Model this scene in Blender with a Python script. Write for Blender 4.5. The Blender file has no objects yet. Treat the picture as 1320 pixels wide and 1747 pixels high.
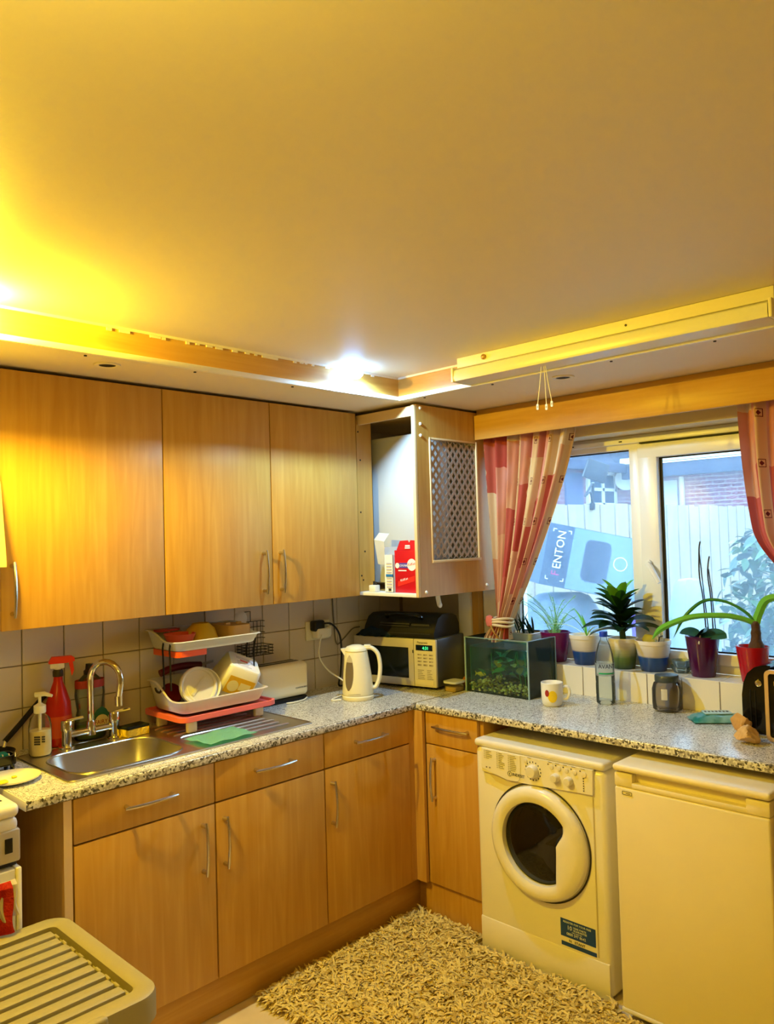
import bpy, bmesh, math, random
from mathutils import Vector, Matrix
S = bpy.context.scene
COL = S.collection
R = random.Random(7)
PI = math.pi

def lin(r, g, b):
    f = lambda c: c/12.92 if c <= .04045 else ((c+.055)/1.055)**2.4
    return tuple(f(v/255) for v in (r, g, b))

# ------------------------------------------------------------------ camera
cam_data = bpy.data.cameras.new('camera')
cam = bpy.data.objects.new('camera', cam_data)
COL.objects.link(cam)
yaw, pitch, roll, fpx = 0.7743, 0.0327, -0.0282, 1330.2
fwd = Vector((math.cos(yaw)*math.cos(pitch), math.sin(yaw)*math.cos(pitch), math.sin(pitch)))
rgt0 = Vector((math.sin(yaw), -math.cos(yaw), 0)); up0 = rgt0.cross(fwd)
rgt = rgt0*math.cos(roll)+up0*math.sin(roll); upv = -rgt0*math.sin(roll)+up0*math.cos(roll)
cam.matrix_world = Matrix(((rgt.x, upv.x, -fwd.x, -3.05), (rgt.y, upv.y, -fwd.y, -2.889), (rgt.z, upv.z, -fwd.z, 1.611), (0, 0, 0, 1)))
cam_data.sensor_fit = 'VERTICAL'; cam_data.sensor_height = 36; cam_data.lens = fpx/1747*36
cam_data.clip_start = .02
S.camera = cam

# ------------------------------------------------------------------ sky, lamps, exposure
S.view_settings.view_transform = 'Standard'; S.view_settings.look = 'None'
S.view_settings.gamma = 1; S.view_settings.use_curve_mapping = False
S.view_settings.exposure = 0.22
W = bpy.data.worlds.new('sky'); S.world = W; W.use_nodes = True
bg = W.node_tree.nodes['Background']; bg.inputs[0].default_value = (*lin(184, 222, 250), 1); bg.inputs[1].default_value = 9.4

def lamp(name, kind, loc, energy, col, size=.05, rot=None, **kw):
    d = bpy.data.lights.new(name, kind); d.energy = energy; d.color = col
    if kind == 'AREA':
        d.shape = 'RECTANGLE'; d.size, d.size_y = size
    else:
        d.shadow_soft_size = size
    for k, v in kw.items(): setattr(d, k, v)
    o = bpy.data.objects.new(name, d); COL.objects.link(o); o.location = loc
    if rot: o.rotation_euler = rot
    return o
WARM = (1, .72, .035)
lamp('warm_ceiling_lamp', 'POINT', (-2.37, -.712, 2.262), 92, WARM, .022)
lamp('room_lamp', 'POINT', (-2.9, -2.3, 2.2), 20, (1, .72, .08), .12)
lamp('cool_spot_lamp', 'SPOT', (-.94, -.712, 2.258), 62, (.36, .68, 1), .02, (0, 0, 0), spot_size=math.radians(168), spot_blend=.35)
# ------------------------------------------------------------------ materials
def nt(m):
    m.use_nodes = True; t = m.node_tree; return t, t.nodes['Principled BSDF']
MATS = {}
def mat(name, rgb, rough=.5, metal=0., spec=.5, bump=None, trans=0., alpha=1., ior=1.45, coat=0., var=None, emit=None, sheen=0., sub=0.):
    """plain principled; bump=(scale,strength); var=(scale, second rgb)"""
    m = bpy.data.materials.new(name); t, b = nt(m)
    b.inputs['Base Color'].default_value = (*lin(*rgb), 1)
    b.inputs['Roughness'].default_value = rough; b.inputs['Metallic'].default_value = metal
    b.inputs['Specular IOR Level'].default_value = spec
    b.inputs['Transmission Weight'].default_value = trans; b.inputs['Alpha'].default_value = alpha
    b.inputs['IOR'].default_value = ior; b.inputs['Coat Weight'].default_value = coat
    b.inputs['Sheen Weight'].default_value = sheen
    if emit:
        b.inputs['Emission Color'].default_value = (*lin(*emit[0]), 1); b.inputs['Emission Strength'].default_value = emit[1]
    co = None
    if bump or var:
        co = t.nodes.new('ShaderNodeTexCoord').outputs['Object']
    if bump:
        n = t.nodes.new('ShaderNodeTexNoise'); n.inputs['Scale'].default_value = bump[0]; n.inputs['Detail'].default_value = 4
        t.links.new(co, n.inputs['Vector'])
        bp = t.nodes.new('ShaderNodeBump'); bp.inputs['Strength'].default_value = bump[1]; bp.inputs['Distance'].default_value = .01
        t.links.new(n.outputs['Fac'], bp.inputs['Height']); t.links.new(bp.outputs[0], b.inputs['Normal'])
    if var:
        n = t.nodes.new('ShaderNodeTexNoise'); n.inputs['Scale'].default_value = var[0]; n.inputs['Detail'].default_value = 5
        t.links.new(co, n.inputs['Vector'])
        r = ramp(t, [(.35, rgb), (.68, var[1])]); t.links.new(n.outputs['Fac'], r.inputs[0]); t.links.new(r.outputs[0], b.inputs['Base Color'])
    MATS[name] = m
    return m
def ramp(t, stops, interp='LINEAR'):
    r = t.nodes.new('ShaderNodeValToRGB'); e = r.color_ramp.elements; r.color_ramp.interpolation = interp
    e[0].position, e[0].color = stops[0][0], (*lin(*stops[0][1]), 1)
    e[1].position, e[1].color = stops[-1][0], (*lin(*stops[-1][1]), 1)
    for p, c in stops[1:-1]:
        x = e.new(p); x.color = (*lin(*c), 1)
    return r
def wood(name, axis, light, dark, rough=.38, freq=1.):
    m = bpy.data.materials.new(name); t, b = nt(m); N = t.nodes; L = t.links
    tc = N.new('ShaderNodeTexCoord'); mp = N.new('ShaderNodeMapping')
    mp.inputs['Scale'].default_value = [(1.6 if i == axis else 26)*freq for i in range(3)]
    L.new(tc.outputs['Object'], mp.inputs[0])
    n1 = N.new('ShaderNodeTexNoise'); n1.inputs['Scale'].default_value = 1.3; n1.inputs['Detail'].default_value = 7; n1.inputs['Distortion'].default_value = 1.1
    L.new(mp.outputs[0], n1.inputs['Vector'])
    mp2 = N.new('ShaderNodeMapping'); mp2.inputs['Scale'].default_value = [(.5 if i == axis else 3.4)*freq for i in range(3)]
    L.new(tc.outputs['Object'], mp2.inputs[0])
    wv = N.new('ShaderNodeTexNoise'); wv.inputs['Scale'].default_value = 1.4; wv.inputs['Detail'].default_value = 2; wv.inputs['Distortion'].default_value = .8
    L.new(mp2.outputs[0], wv.inputs['Vector'])
    sn = N.new('ShaderNodeMath'); sn.operation = 'MULTIPLY'; sn.inputs[1].default_value = 60
    L.new(wv.outputs['Fac'], sn.inputs[0])
    s2 = N.new('ShaderNodeMath'); s2.operation = 'SINE'; L.new(sn.outputs[0], s2.inputs[0])
    mx = N.new('ShaderNodeMath'); mx.operation = 'MULTIPLY_ADD'; mx.inputs[1].default_value = .035
    L.new(s2.outputs[0], mx.inputs[0]); L.new(n1.outputs['Fac'], mx.inputs[2])
    mid = tuple((a+c)/2 for a, c in zip(light, dark))
    r = ramp(t, [(.2, dark), (.5, mid), (.75, light)]); L.new(mx.outputs[0], r.inputs[0]); L.new(r.outputs[0], b.inputs['Base Color'])
    b.inputs['Roughness'].default_value = rough; b.inputs['Specular IOR Level'].default_value = .4
    return m
def speckle(name):
    m = bpy.data.materials.new(name); t, b = nt(m); N = t.nodes; L = t.links
    tc = N.new('ShaderNodeTexCoord')
    v = N.new('ShaderNodeTexVoronoi'); v.inputs['Scale'].default_value = 300; L.new(tc.outputs['Object'], v.inputs['Vector'])
    sx = N.new('ShaderNodeSeparateColor'); L.new(v.outputs['Color'], sx.inputs[0])
    n = N.new('ShaderNodeTexNoise'); n.inputs['Scale'].default_value = 60; n.inputs['Detail'].default_value = 3; L.new(tc.outputs['Object'], n.inputs['Vector'])
    ad = N.new('ShaderNodeMath'); ad.operation = 'MULTIPLY_ADD'; ad.inputs[1].default_value = .45; L.new(n.outputs['Fac'], ad.inputs[0]); L.new(sx.outputs[0], ad.inputs[2])
    r = ramp(t, [(.20, (70, 66, 62)), (.30, (128, 122, 114)), (.42, (178, 173, 165)), (.8, (206, 203, 196)), (1., (230, 228, 222))])
    L.new(ad.outputs[0], r.inputs[0]); L.new(r.outputs[0], b.inputs['Base Color'])
    b.inputs['Roughness'].default_value = .24; b.inputs['Specular IOR Level'].default_value = .75
    return m
WOOD = wood('maple_laminate', 2, (208, 162, 80), (188, 138, 60))
WOODH = wood('maple_laminate_horizontal', 0, (208, 162, 80), (188, 138, 60))
WOODY = wood('maple_laminate_lengthwise', 1, (208, 162, 80), (188, 138, 60))
WOODD = wood('dark_edge_laminate', 2, (150, 106, 64), (112, 76, 44))
EDGE = mat('pale_wood_edging', (226, 196, 146), .45)
GRAN = speckle('speckled_granite_laminate')
PAINT = mat('ceiling_paint', (236, 226, 206), .55, spec=.35, bump=(70, .03))
WALLP = mat('wall_paint', (222, 206, 176), .8)
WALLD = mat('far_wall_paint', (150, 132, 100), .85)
WHITEG = mat('white_gloss_paint', (238, 236, 230), .3)
TILE = mat('glazed_wall_tile', (214, 202, 186), .18, bump=(9, .05))
TILEW = mat('white_sill_tile', (236, 232, 224), .16)
GROUT = mat('tile_grout', (142, 124, 104), .9)
STEEL = mat('brushed_steel', (196, 190, 180), .3, metal=1, bump=(160, .05))
CHROME = mat('chrome', (226, 224, 220), .08, metal=1)
SATIN = mat('satin_nickel', (206, 200, 190), .25, metal=1)
BLACK = mat('black_plastic', (16, 16, 17), .35)
BLACKG = mat('black_gloss', (9, 9, 10), .1)
RUBBER_SHADE = mat('dark_gasket_and_shade', (20, 21, 24), .6)
APPL = mat('white_enamel', (240, 234, 220), .25, coat=.2)
APPLG = mat('appliance_trim', (232, 226, 214), .35)
FRIDGE = mat('aged_white_enamel', (236, 224, 192), .4, var=(2.2, (240, 229, 202)))
UPVC = mat('white_upvc', (240, 240, 238), .3)
INK = mat('dark_print', (52, 48, 46), .6)
WHITEINK = mat('white_print', (238, 238, 236), .6)
CREAM = mat('cream_plastic', (244, 236, 206), .3)
WPLAS = mat('white_plastic', (244, 242, 234), .35)
PINK = mat('pink_plastic', (236, 112, 112), .35)
ORANGE = mat('coral_plastic', (226, 92, 62), .35)
GREYLID = mat('grey_taupe_plastic', (156, 146, 108), .42, bump=(220, .05))
SOIL = mat('potting_soil', (52, 38, 28), .95, bump=(90, .6))
DARKIN = mat('dark_interior', (26, 24, 24), .8)

def glassy(name, rgb, rough=.02, film=.0, filmrgb=(200, 215, 230), ior=1.4):
    """thin clear sheet: sees straight through, with a glossy reflection and an optional dusty film that scatters light"""
    m = bpy.data.materials.new(name); m.use_nodes = True; t = m.node_tree; N = t.nodes; L = t.links
    N.remove(N['Principled BSDF']); out = N['Material Output']
    tr_ = N.new('ShaderNodeBsdfTransparent'); tr_.inputs[0].default_value = (*lin(*rgb), 1)
    gl = N.new('ShaderNodeBsdfGlossy'); gl.inputs['Roughness'].default_value = rough
    fr = N.new('ShaderNodeFresnel'); fr.inputs[0].default_value = ior
    mx = N.new('ShaderNodeMixShader'); L.new(fr.outputs[0], mx.inputs[0]); L.new(tr_.outputs[0], mx.inputs[1]); L.new(gl.outputs[0], mx.inputs[2])
    last = mx
    if film:
        tl = N.new('ShaderNodeBsdfTranslucent'); tl.inputs[0].default_value = (*lin(*filmrgb), 1)
        df = N.new('ShaderNodeBsdfDiffuse'); df.inputs[0].default_value = (*lin(*filmrgb), 1)
        m1 = N.new('ShaderNodeMixShader'); m1.inputs[0].default_value = .35; L.new(tl.outputs[0], m1.inputs[1]); L.new(df.outputs[0], m1.inputs[2])
        tc = N.new('ShaderNodeTexCoord'); ns = N.new('ShaderNodeTexNoise'); ns.inputs['Scale'].default_value = 7; ns.inputs['Detail'].default_value = 6
        L.new(tc.outputs['Object'], ns.inputs['Vector'])
        mr = N.new('ShaderNodeMapRange'); mr.inputs['From Min'].default_value = .3; mr.inputs['From Max'].default_value = .7
        mr.inputs['To Min'].default_value = film*.75; mr.inputs['To Max'].default_value = film*1.25
        L.new(ns.outputs['Fac'], mr.inputs[0])
        m2 = N.new('ShaderNodeMixShader'); L.new(mr.outputs[0], m2.inputs[0]); L.new(mx.outputs[0], m2.inputs[1]); L.new(m1.outputs[0], m2.inputs[2])
        last = m2
    L.new(last.outputs[0], out.inputs['Surface'])
    return m
PANE = glassy('dusty_window_glass', (240, 247, 252), .03, .15, (190, 214, 240))
CLEAR = glassy('clear_plastic', (252, 253, 253), .05, .05, (230, 238, 240), 1.18)
TANKG = glassy('tank_glass', (244, 250, 248), .02, .03, (180, 214, 222), 1.3)
TINT = glassy('smoked_glass', (232, 229, 226), .03, .08, (180, 174, 168), 1.25)

# ------------------------------------------------------------------ mesh building
class MB:
    def __init__(s): s.bm = bmesh.new()
    def merge(s, t, M=None):
        if M is not None: t.transform(M)
        me = bpy.data.meshes.new('tmp'); t.to_mesh(me); t.free(); s.bm.from_mesh(me); bpy.data.meshes.remove(me); return s
    def box(s, a, b, bev=0, seg=2, M=None):
        t = bmesh.new(); bmesh.ops.create_cube(t, size=1)
        a, b = Vector(a), Vector(b)
        for v in t.verts: v.co = Vector(((a[i]+b[i])/2+v.co[i]*abs(b[i]-a[i])) for i in range(3))
        if bev: bmesh.ops.bevel(t, geom=list(t.edges), offset=bev, segments=seg, affect='EDGES', profile=.5)
        return s.merge(t, M)
    def cyl(s, p0, p1, r0, r1=None, n=16, bev=0):
        p0, p1 = Vector(p0), Vector(p1); d = p1-p0
        t = bmesh.new(); bmesh.ops.create_cone(t, cap_ends=True, segments=n, radius1=r0, radius2=r0 if r1 is None else r1, depth=d.length)
        if bev: bmesh.ops.bevel(t, geom=[e for e in t.edges if len([f for f in e.link_faces if len(f.verts) > 4])], offset=bev, segments=2, affect='EDGES')
        q = Vector((0, 0, 1)).rotation_difference(d.normalized()).to_matrix().to_4x4()
        return s.merge(t, Matrix.Translation((p0+p1)/2) @ q)
    def tube(s, pts, r, n=8, cap=True):
        pts = [Vector(p) for p in pts]; k = len(pts); rs = r if isinstance(r, (list, tuple)) else [r]*k
        t = bmesh.new(); rings = []; nrm = None
        for i, p in enumerate(pts):
            d = (pts[min(i+1, k-1)]-pts[max(i-1, 0)]).normalized()
            if nrm is None:
                nrm = d.orthogonal().normalized()
            else:
                nrm = (nrm-d*nrm.dot(d)); nrm = nrm.normalized() if nrm.length > 1e-6 else d.orthogonal().normalized()
            bi = d.cross(nrm)
            rings.append([t.verts.new(p+(nrm*math.cos(2*PI*j/n)+bi*math.sin(2*PI*j/n))*rs[i]) for j in range(n)])
        for a, b in zip(rings, rings[1:]):
            for j in range(n): t.faces.new((a[j], a[(j+1) % n], b[(j+1) % n], b[j]))
        if cap: t.faces.new(rings[0][::-1]); t.faces.new(rings[-1])
        return s.merge(t)
    def lathe(s, prof, c=(0, 0, 0), n=28, M=None, sx=1, sy=1):
        t = bmesh.new(); rings = []
        for r, z in prof:
            if r < 1e-5: rings.append([t.verts.new((0, 0, z))])
            else: rings.append([t.verts.new((r*math.cos(2*PI*j/n)*sx, r*math.sin(2*PI*j/n)*sy, z)) for j in range(n)])
        for a, b in zip(rings, rings[1:]):
            for j in range(n):
                k = (j+1) % n
                if len(a) == 1 and len(b) == 1: continue
                if len(a) == 1: t.faces.new((a[0], b[k], b[j]))
                elif len(b) == 1: t.faces.new((a[j], a[k], b[0]))
                else: t.faces.new((a[j], a[k], b[k], b[j]))
        t.transform(Matrix.Translation(c))
        return s.merge(t, M)
    def prism(s, poly, d, M=None):
        """2D polygon in local XY, extruded by d along +Z"""
        t = bmesh.new(); a = [t.verts.new((x, y, 0)) for x, y in poly]; b = [t.verts.new((x, y, d)) for x, y in poly]
        t.faces.new(a[::-1]); t.faces.new(b); n = len(a)
        for i in range(n): t.faces.new((a[i], a[(i+1) % n], b[(i+1) % n], b[i]))
        return s.merge(t, M)
    def grid(s, rows, closed=False, solid=0, M=None, uv=None):
        t = bmesh.new(); V = [[t.verts.new(p) for p in r] for r in rows]
        ul = t.loops.layers.uv.new('UVMap') if uv else None
        for i in range(len(V)-1):
            m = len(V[i])
            for j in range(m if closed else m-1):
                k = (j+1) % m
                f = t.faces.new((V[i][j], V[i][k], V[i+1][k], V[i+1][j]))
                if uv:
                    for lp, (a, b) in zip(f.loops, ((i, j), (i, j+1), (i+1, j+1), (i+1, j))): lp[ul].uv = uv(a, b)
        if solid: bmesh.ops.solidify(t, geom=t.faces[:], thickness=solid)
        return s.merge(t, M)

def root_of(o):
    while o.parent: o = o.parent
    return o
def base_matrix(o):
    return Matrix.LocRotScale(o.location, o.rotation_euler, None)
def finish(me, smooth=38):
    if smooth:
        me.polygons.foreach_set('use_smooth', [True]*len(me.polygons)); me.set_sharp_from_angle(angle=math.radians(smooth))
def obj(name, mb, m, parent=None, local=False, smooth=38, label=None, stuff=False, recalc=True):
    """mesh object; geometry is given in world space unless local"""
    bm = mb.bm
    if recalc: bmesh.ops.recalc_face_normals(bm, faces=bm.faces[:])
    loc = Vector((0, 0, 0))
    if parent is not None:
        if not local: bm.transform(base_matrix(root_of(parent)).inverted())
    elif not local:
        lo = Vector(tuple(min(v.co[i] for v in bm.verts) for i in range(3))); hi = Vector(tuple(max(v.co[i] for v in bm.verts) for i in range(3)))
        loc = Vector(((lo.x+hi.x)/2, (lo.y+hi.y)/2, lo.z)); bm.transform(Matrix.Translation(-loc))
    me = bpy.data.meshes.new(name); bm.to_mesh(me); bm.free()
    ms = m if isinstance(m, (list, tuple)) else [m]
    for x in ms: me.materials.append(x)
    finish(me, smooth)
    o = bpy.data.objects.new(name, me); COL.objects.link(o); o.location = loc
    if parent is not None: o.parent = parent
    if label: o['label'] = label
    if stuff: o['kind'] = 'stuff'
    return o
def thing(name, label, cat, loc=(0, 0, 0), rz=0, group=None):
    o = bpy.data.objects.new(name, None); COL.objects.link(o); o.location = loc; o.rotation_euler = (0, 0, rz); o.empty_display_size = .05
    o['label'] = label; o['category'] = cat
    if group: o['group'] = group
    return o
def tag(o, label, cat, group=None):
    o['label'] = label; o['category'] = cat
    if group: o['group'] = group
    return o
def struct(name, mb, m, parent=None, **k):
    o = obj(name, mb, m, parent, **k)
    if parent is None: o['kind'] = 'structure'
    return o
def link_copy(src, name, parent=None, loc=None):
    o = src.copy(); o.name = name; COL.objects.link(o)
    if parent is not None: o.parent = parent
    if loc is not None: o.location = loc
    return o
FACE_A = lambda x, y, z: Matrix(((1, 0, 0, x), (0, 0, -1, y), (0, 1, 0, z), (0, 0, 0, 1)))      # faces -y
FACE_B = lambda x, y, z: Matrix(((0, 0, -1, x), (-1, 0, 0, y), (0, 1, 0, z), (0, 0, 0, 1)))     # faces -x
def text_bm(items):
    """items: (string, size, matrix, align, xscale); returns a builder of flat raised lettering"""
    mb = MB()
    for s, size, M, al, xs in items:
        cu = bpy.data.curves.new('t', 'FONT'); cu.body = s; cu.size = size; cu.align_x = al; cu.extrude = .0004; cu.resolution_u = 2
        ob = bpy.data.objects.new('t', cu); COL.objects.link(ob)
        dg = bpy.context.evaluated_depsgraph_get(); me = bpy.data.meshes.new_from_object(ob.evaluated_get(dg))
        t = bmesh.new(); t.from_mesh(me); bpy.data.meshes.remove(me)
        bpy.data.objects.remove(ob); bpy.data.curves.remove(cu)
        t.transform(Matrix.Diagonal((xs, 1, 1, 1))); mb.merge(t, M)
    return mb
def T(s, size, M, al='LEFT', xs=1.): return (s, size, M, al, xs)
def lerp(a, b, t): return a+(b-a)*t
def smooth(t): t = max(0, min(1, t)); return t*t*(3-2*t)
def bez(p, n=12):
    p = [Vector(q) for q in p]
    out = []
    for i in range(n+1):
        t = i/n; q = p
        while len(q) > 1: q = [a.lerp(b, t) for a, b in zip(q, q[1:])]
        out.append(q[0])
    return out
def spline(pts, per=8):
    P = [Vector(p) for p in pts]; P = [2*P[0]-P[1]]+P+[2*P[-1]-P[-2]]; out = []
    for i in range(1, len(P)-2):
        a, b, c, d = P[i-1:i+3]
        for j in range(per):
            t = j/per
            out.append(.5*((2*b)+(c-a)*t+(2*a-5*b+4*c-d)*t*t+(3*b-a-3*c+d)*t**3))
    return out+[P[-2]]
def rrect(x0, y0, x1, y1, r, n=6):
    out = []
    for cx, cy, a in ((x1-r, y1-r, 0), (x0+r, y1-r, 90), (x0+r, y0+r, 180), (x1-r, y0+r, 270)):
        for i in range(n+1):
            q = math.radians(a+90*i/n); out.append((cx+r*math.cos(q), cy+r*math.sin(q)))
    return out
def circ(cx, cy, r, n=32): return [(cx+r*math.cos(2*PI*i/n), cy+r*math.sin(2*PI*i/n)) for i in range(n)]
def ring_prism(mb, outer, inner, d, M):
    """plate with a hole: outer and inner loops have the same count"""
    t = bmesh.new(); n = len(outer)
    A = [t.verts.new((x, y, 0)) for x, y in outer]; B = [t.verts.new((x, y, 0)) for x, y in inner]
    C = [t.verts.new((x, y, d)) for x, y in outer]; D = [t.verts.new((x, y, d)) for x, y in inner]
    for i in range(n):
        k = (i+1) % n
        for q in ((A[i], A[k], B[k], B[i]), (C[i], D[i], D[k], C[k]), (A[i], C[i], C[k], A[k]), (B[i], B[k], D[k], D[i])): t.faces.new(q)
    return mb.merge(t, M)
# ------------------------------------------------------------------ room shell
ZC, ZS, ZW = 2.286, 2.19, .898
FLOORM = mat('pale_floor_tile', (226, 208, 176), .35, var=(5, (212, 192, 158)))
struct('floor', MB().box((-4.6, -4.6, -.1), (.3, .15, 0)), FLOORM)
struct('ceiling', MB().box((-4.6, -4.6, ZC), (.3, .15, ZC+.1)), PAINT)
wl = struct('wall_left', MB().box((-4.6, 0, 0), (.3, .15, ZC)), WALLP)
struct('wall_back', MB().box((-4.6, -4.6, 0), (-4.5, .15, ZC)), WALLD)
struct('wall_front', MB().box((-4.6, -4.6, 0), (.3, -4.5, ZC)), WALLD)
WY0, WY1, WZ0, WZ1 = -.632, -2.3, 1.012, 2.03
wr = struct('wall_right', MB().box((0, -4.6, 0), (.25, WY1, ZC)).box((0, WY0, 0), (.25, .15, ZC)).box((0, WY1, 0), (.25, WY0, WZ0)).box((0, WY1, WZ1), (.25, WY0, ZC)), WALLP)
# glazed splashback tiles, one by one
obj('grout_bed', MB().box((-2.62, -.004, .88), (0, 0, 1.36)), GROUT, wl)
g = .0018
def tile(parent, a, b, m=None, bev=.0015):
    obj('tile', MB().box(a, b, bev, 1), m or TILE, parent)
xs = [-1.977+.15*k for k in range(-4, 14)]+[0]
zs_ = [.885, 1.043, 1.194, 1.36]
for i in range(len(xs)-1):
    for z0, z1 in zip(zs_, zs_[1:]):
        if xs[i+1]-xs[i] > .03: tile(wl, (xs[i]+g, -.009-R.random()*.0006, z0+g), (xs[i+1]-g, -.001, z1-g))
ys = [-.632, -.785, -.935, -1.084, -1.235, -1.381, -1.527, -1.677, -1.827, -1.977, -2.127, -2.3]
obj('grout_bed', MB().box((-.004, -2.3, .885), (.15, -.55, 1.0135)), GROUT, wr)
for a, b in zip(ys, ys[1:]):
    tile(wr, (-.009, b+g, .89), (-.001, a-g, 1.017), TILEW)
    tile(wr, (-.009, b+g, 1.0137), (.150, a-g, 1.0215), TILEW)
for z0, z1 in ((.885, 1.045), (1.045, 1.197), (1.197, 1.349), (1.349, 1.5), (1.5, 1.65), (1.65, 1.8), (1.8, 1.95)):
    tile(wr, (-.009, -.63, z0+g), (-.001, -.552, z1-g), TILEW)
# boxed-in soffit over the units
sof = struct('trim_1', MB().box((-4.5, -.62, ZS), (-.002, -.002, ZC)).box((-.64, -4.5, ZS), (-.002, -.62, ZC)), PAINT, label='cream boxed-in soffit above the cupboards')
obj('fascia_board', MB().box((-4.5, -.632, ZS+.012), (-.652, -.62, ZC-.003)), WOODH, sof)
obj('fascia_board', MB().box((-.652, -4.5, ZS+.012), (-.64, -.62, ZC-.003)), WOODY, sof)
STRIP = mat('white_edge_strip', (244, 240, 230), .4)
obj('edge_strip', MB().box((-4.5, -.638, ZS-.002), (-.658, -.62, ZS+.016), .002).box((-.658, -4.5, ZS-.002), (-.64, -.62, ZS+.016), .002), STRIP, sof, label='white plastic strip along the lower fascia edge')
obj('coving_bead', MB().box((-4.5, -.637, ZC-.008), (-.657, -.63, ZC)).box((-.657, -4.5, ZC-.008), (-.65, -.63, ZC)), PAINT, sof)
ck = MB()
for i in range(34):
    x = -1.95+i*.034+R.random()*.02
    if R.random() < .6: ck.box((x, -.6345, ZC-.012-R.random()*.006), (x+.012+R.random()*.03, -.6315, ZC-.005))
obj('flaked_filler', ck, PAINT, sof, label='flaking filler along the fascia top')
sc = MB()
for x in (-2.0, -1.62, -1.2): sc.cyl((x, -.60, ZS-.003), (x, -.60, ZS), .005, n=8)
for y in (-.75, -1.1, -1.6, -1.95): sc.cyl((-.62, y, ZS-.003), (-.62, y, ZS), .005, n=8)
obj('screw_head', sc, INK, sof)
struct('trim_2', MB().box((-.06, -.513, .9), (-.012, -.437, 1.355), .003), WHITEG, label='white pipe casing below the boiler cupboard')
struct('trim_3', MB().box((-.05, -.552, .9), (-.012, -.516, 1.355)), WOOD, label='narrow wood strip beside the pipe casing')

# ------------------------------------------------------------------ window
win = thing('window_1', 'white plastic casement window', 'window', (.17, -1.4, WZ0)); win['kind'] = 'structure'
del win['label'], win['category']
FX0, FX1 = .150, .215
fr = MB().box((FX0, WY1, 1.0215), (FX1, WY0, 1.10), .004).box((FX0, WY1, 1.968), (FX1, WY0, WZ1), .004)
fr.box((FX0+.001, -.655, 1.09), (FX1-.001, WY0-.001, 1.98), .004).box((FX0+.0015, -1.31, 1.085), (FX1-.0015, -1.257, 1.985), .004).box((FX0+.001, WY1+.001, 1.09), (FX1-.001, -2.2, 1.98), .004)
fr.box((FX0+.012, -1.26, 1.095), (FX1, -.65, 1.135), .003)
obj('window_frame', fr, UPVC, win)
sa = MB()
A0, A1, B0, B1 = -2.205, -1.305, 1.058, 1.985
sa.box((.132, A0, B0), (.195, A1, 1.104), .005).box((.132, A0, 1.922), (.195, A1, B1), .005).box((.133, -1.392, B0+.01), (.194, A1-.001, B1-.01), .005).box((.133, A0+.001, B0+.01), (.194, -2.11, B1-.01), .005)
obj('sash', sa, UPVC, win)
obj('pane', MB().box((.176, -1.258, 1.135), (.182, -.654, 1.97)), PANE, win)
obj('pane', MB().box((.166, -2.112, 1.10), (.172, -1.390, 1.925)), PANE, win)
gk = MB()
def gasket_and_shade(x, y0, y1, z0, z1, w, wl_=None):
    wl_ = wl_ or w
    gk.box((x-.005, y0, z0), (x, y1, z0+w)).box((x-.005, y0, z1-w), (x, y1, z1)).box((x-.005, y1-wl_, z0), (x, y1, z1)).box((x-.005, y0, z0), (x, y0+w, z1))
gasket_and_shade(.176, -1.258, -.654, 1.135, 1.969, .006); gasket_and_shade(.166, -2.112, -1.391, 1.103, 1.923, .007, .014)  # rubber seals; the wider sash strip also paints the rebate's shade
obj('gasket_and_shade', gk, RUBBER_SHADE, win)
v = MB().box((.128, -2.1, 1.992), (.15, -.8, 2.014), .004)
obj('trickle_vent', v, UPVC, win)
obj('vent_slot', MB().box((.1265, -2.08, 1.986), (.15, -1.32, 1.992)).box((.1265, -1.0, 2.001), (.1285, -.985, 2.006)).box((.1265, -1.24, 2.001), (.1285, -1.225, 2.006)), RUBBER_SHADE, win)
h = MB().cyl((.118, -1.343, 1.47), (.133, -1.343, 1.47), .014, n=14).tube([(.112, -1.343, 1.47), (.105, -1.36, 1.452), (.10, -1.40, 1.388)], [.011, .013, .009], 8)
obj('window_handle', h, UPVC, win)

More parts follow.
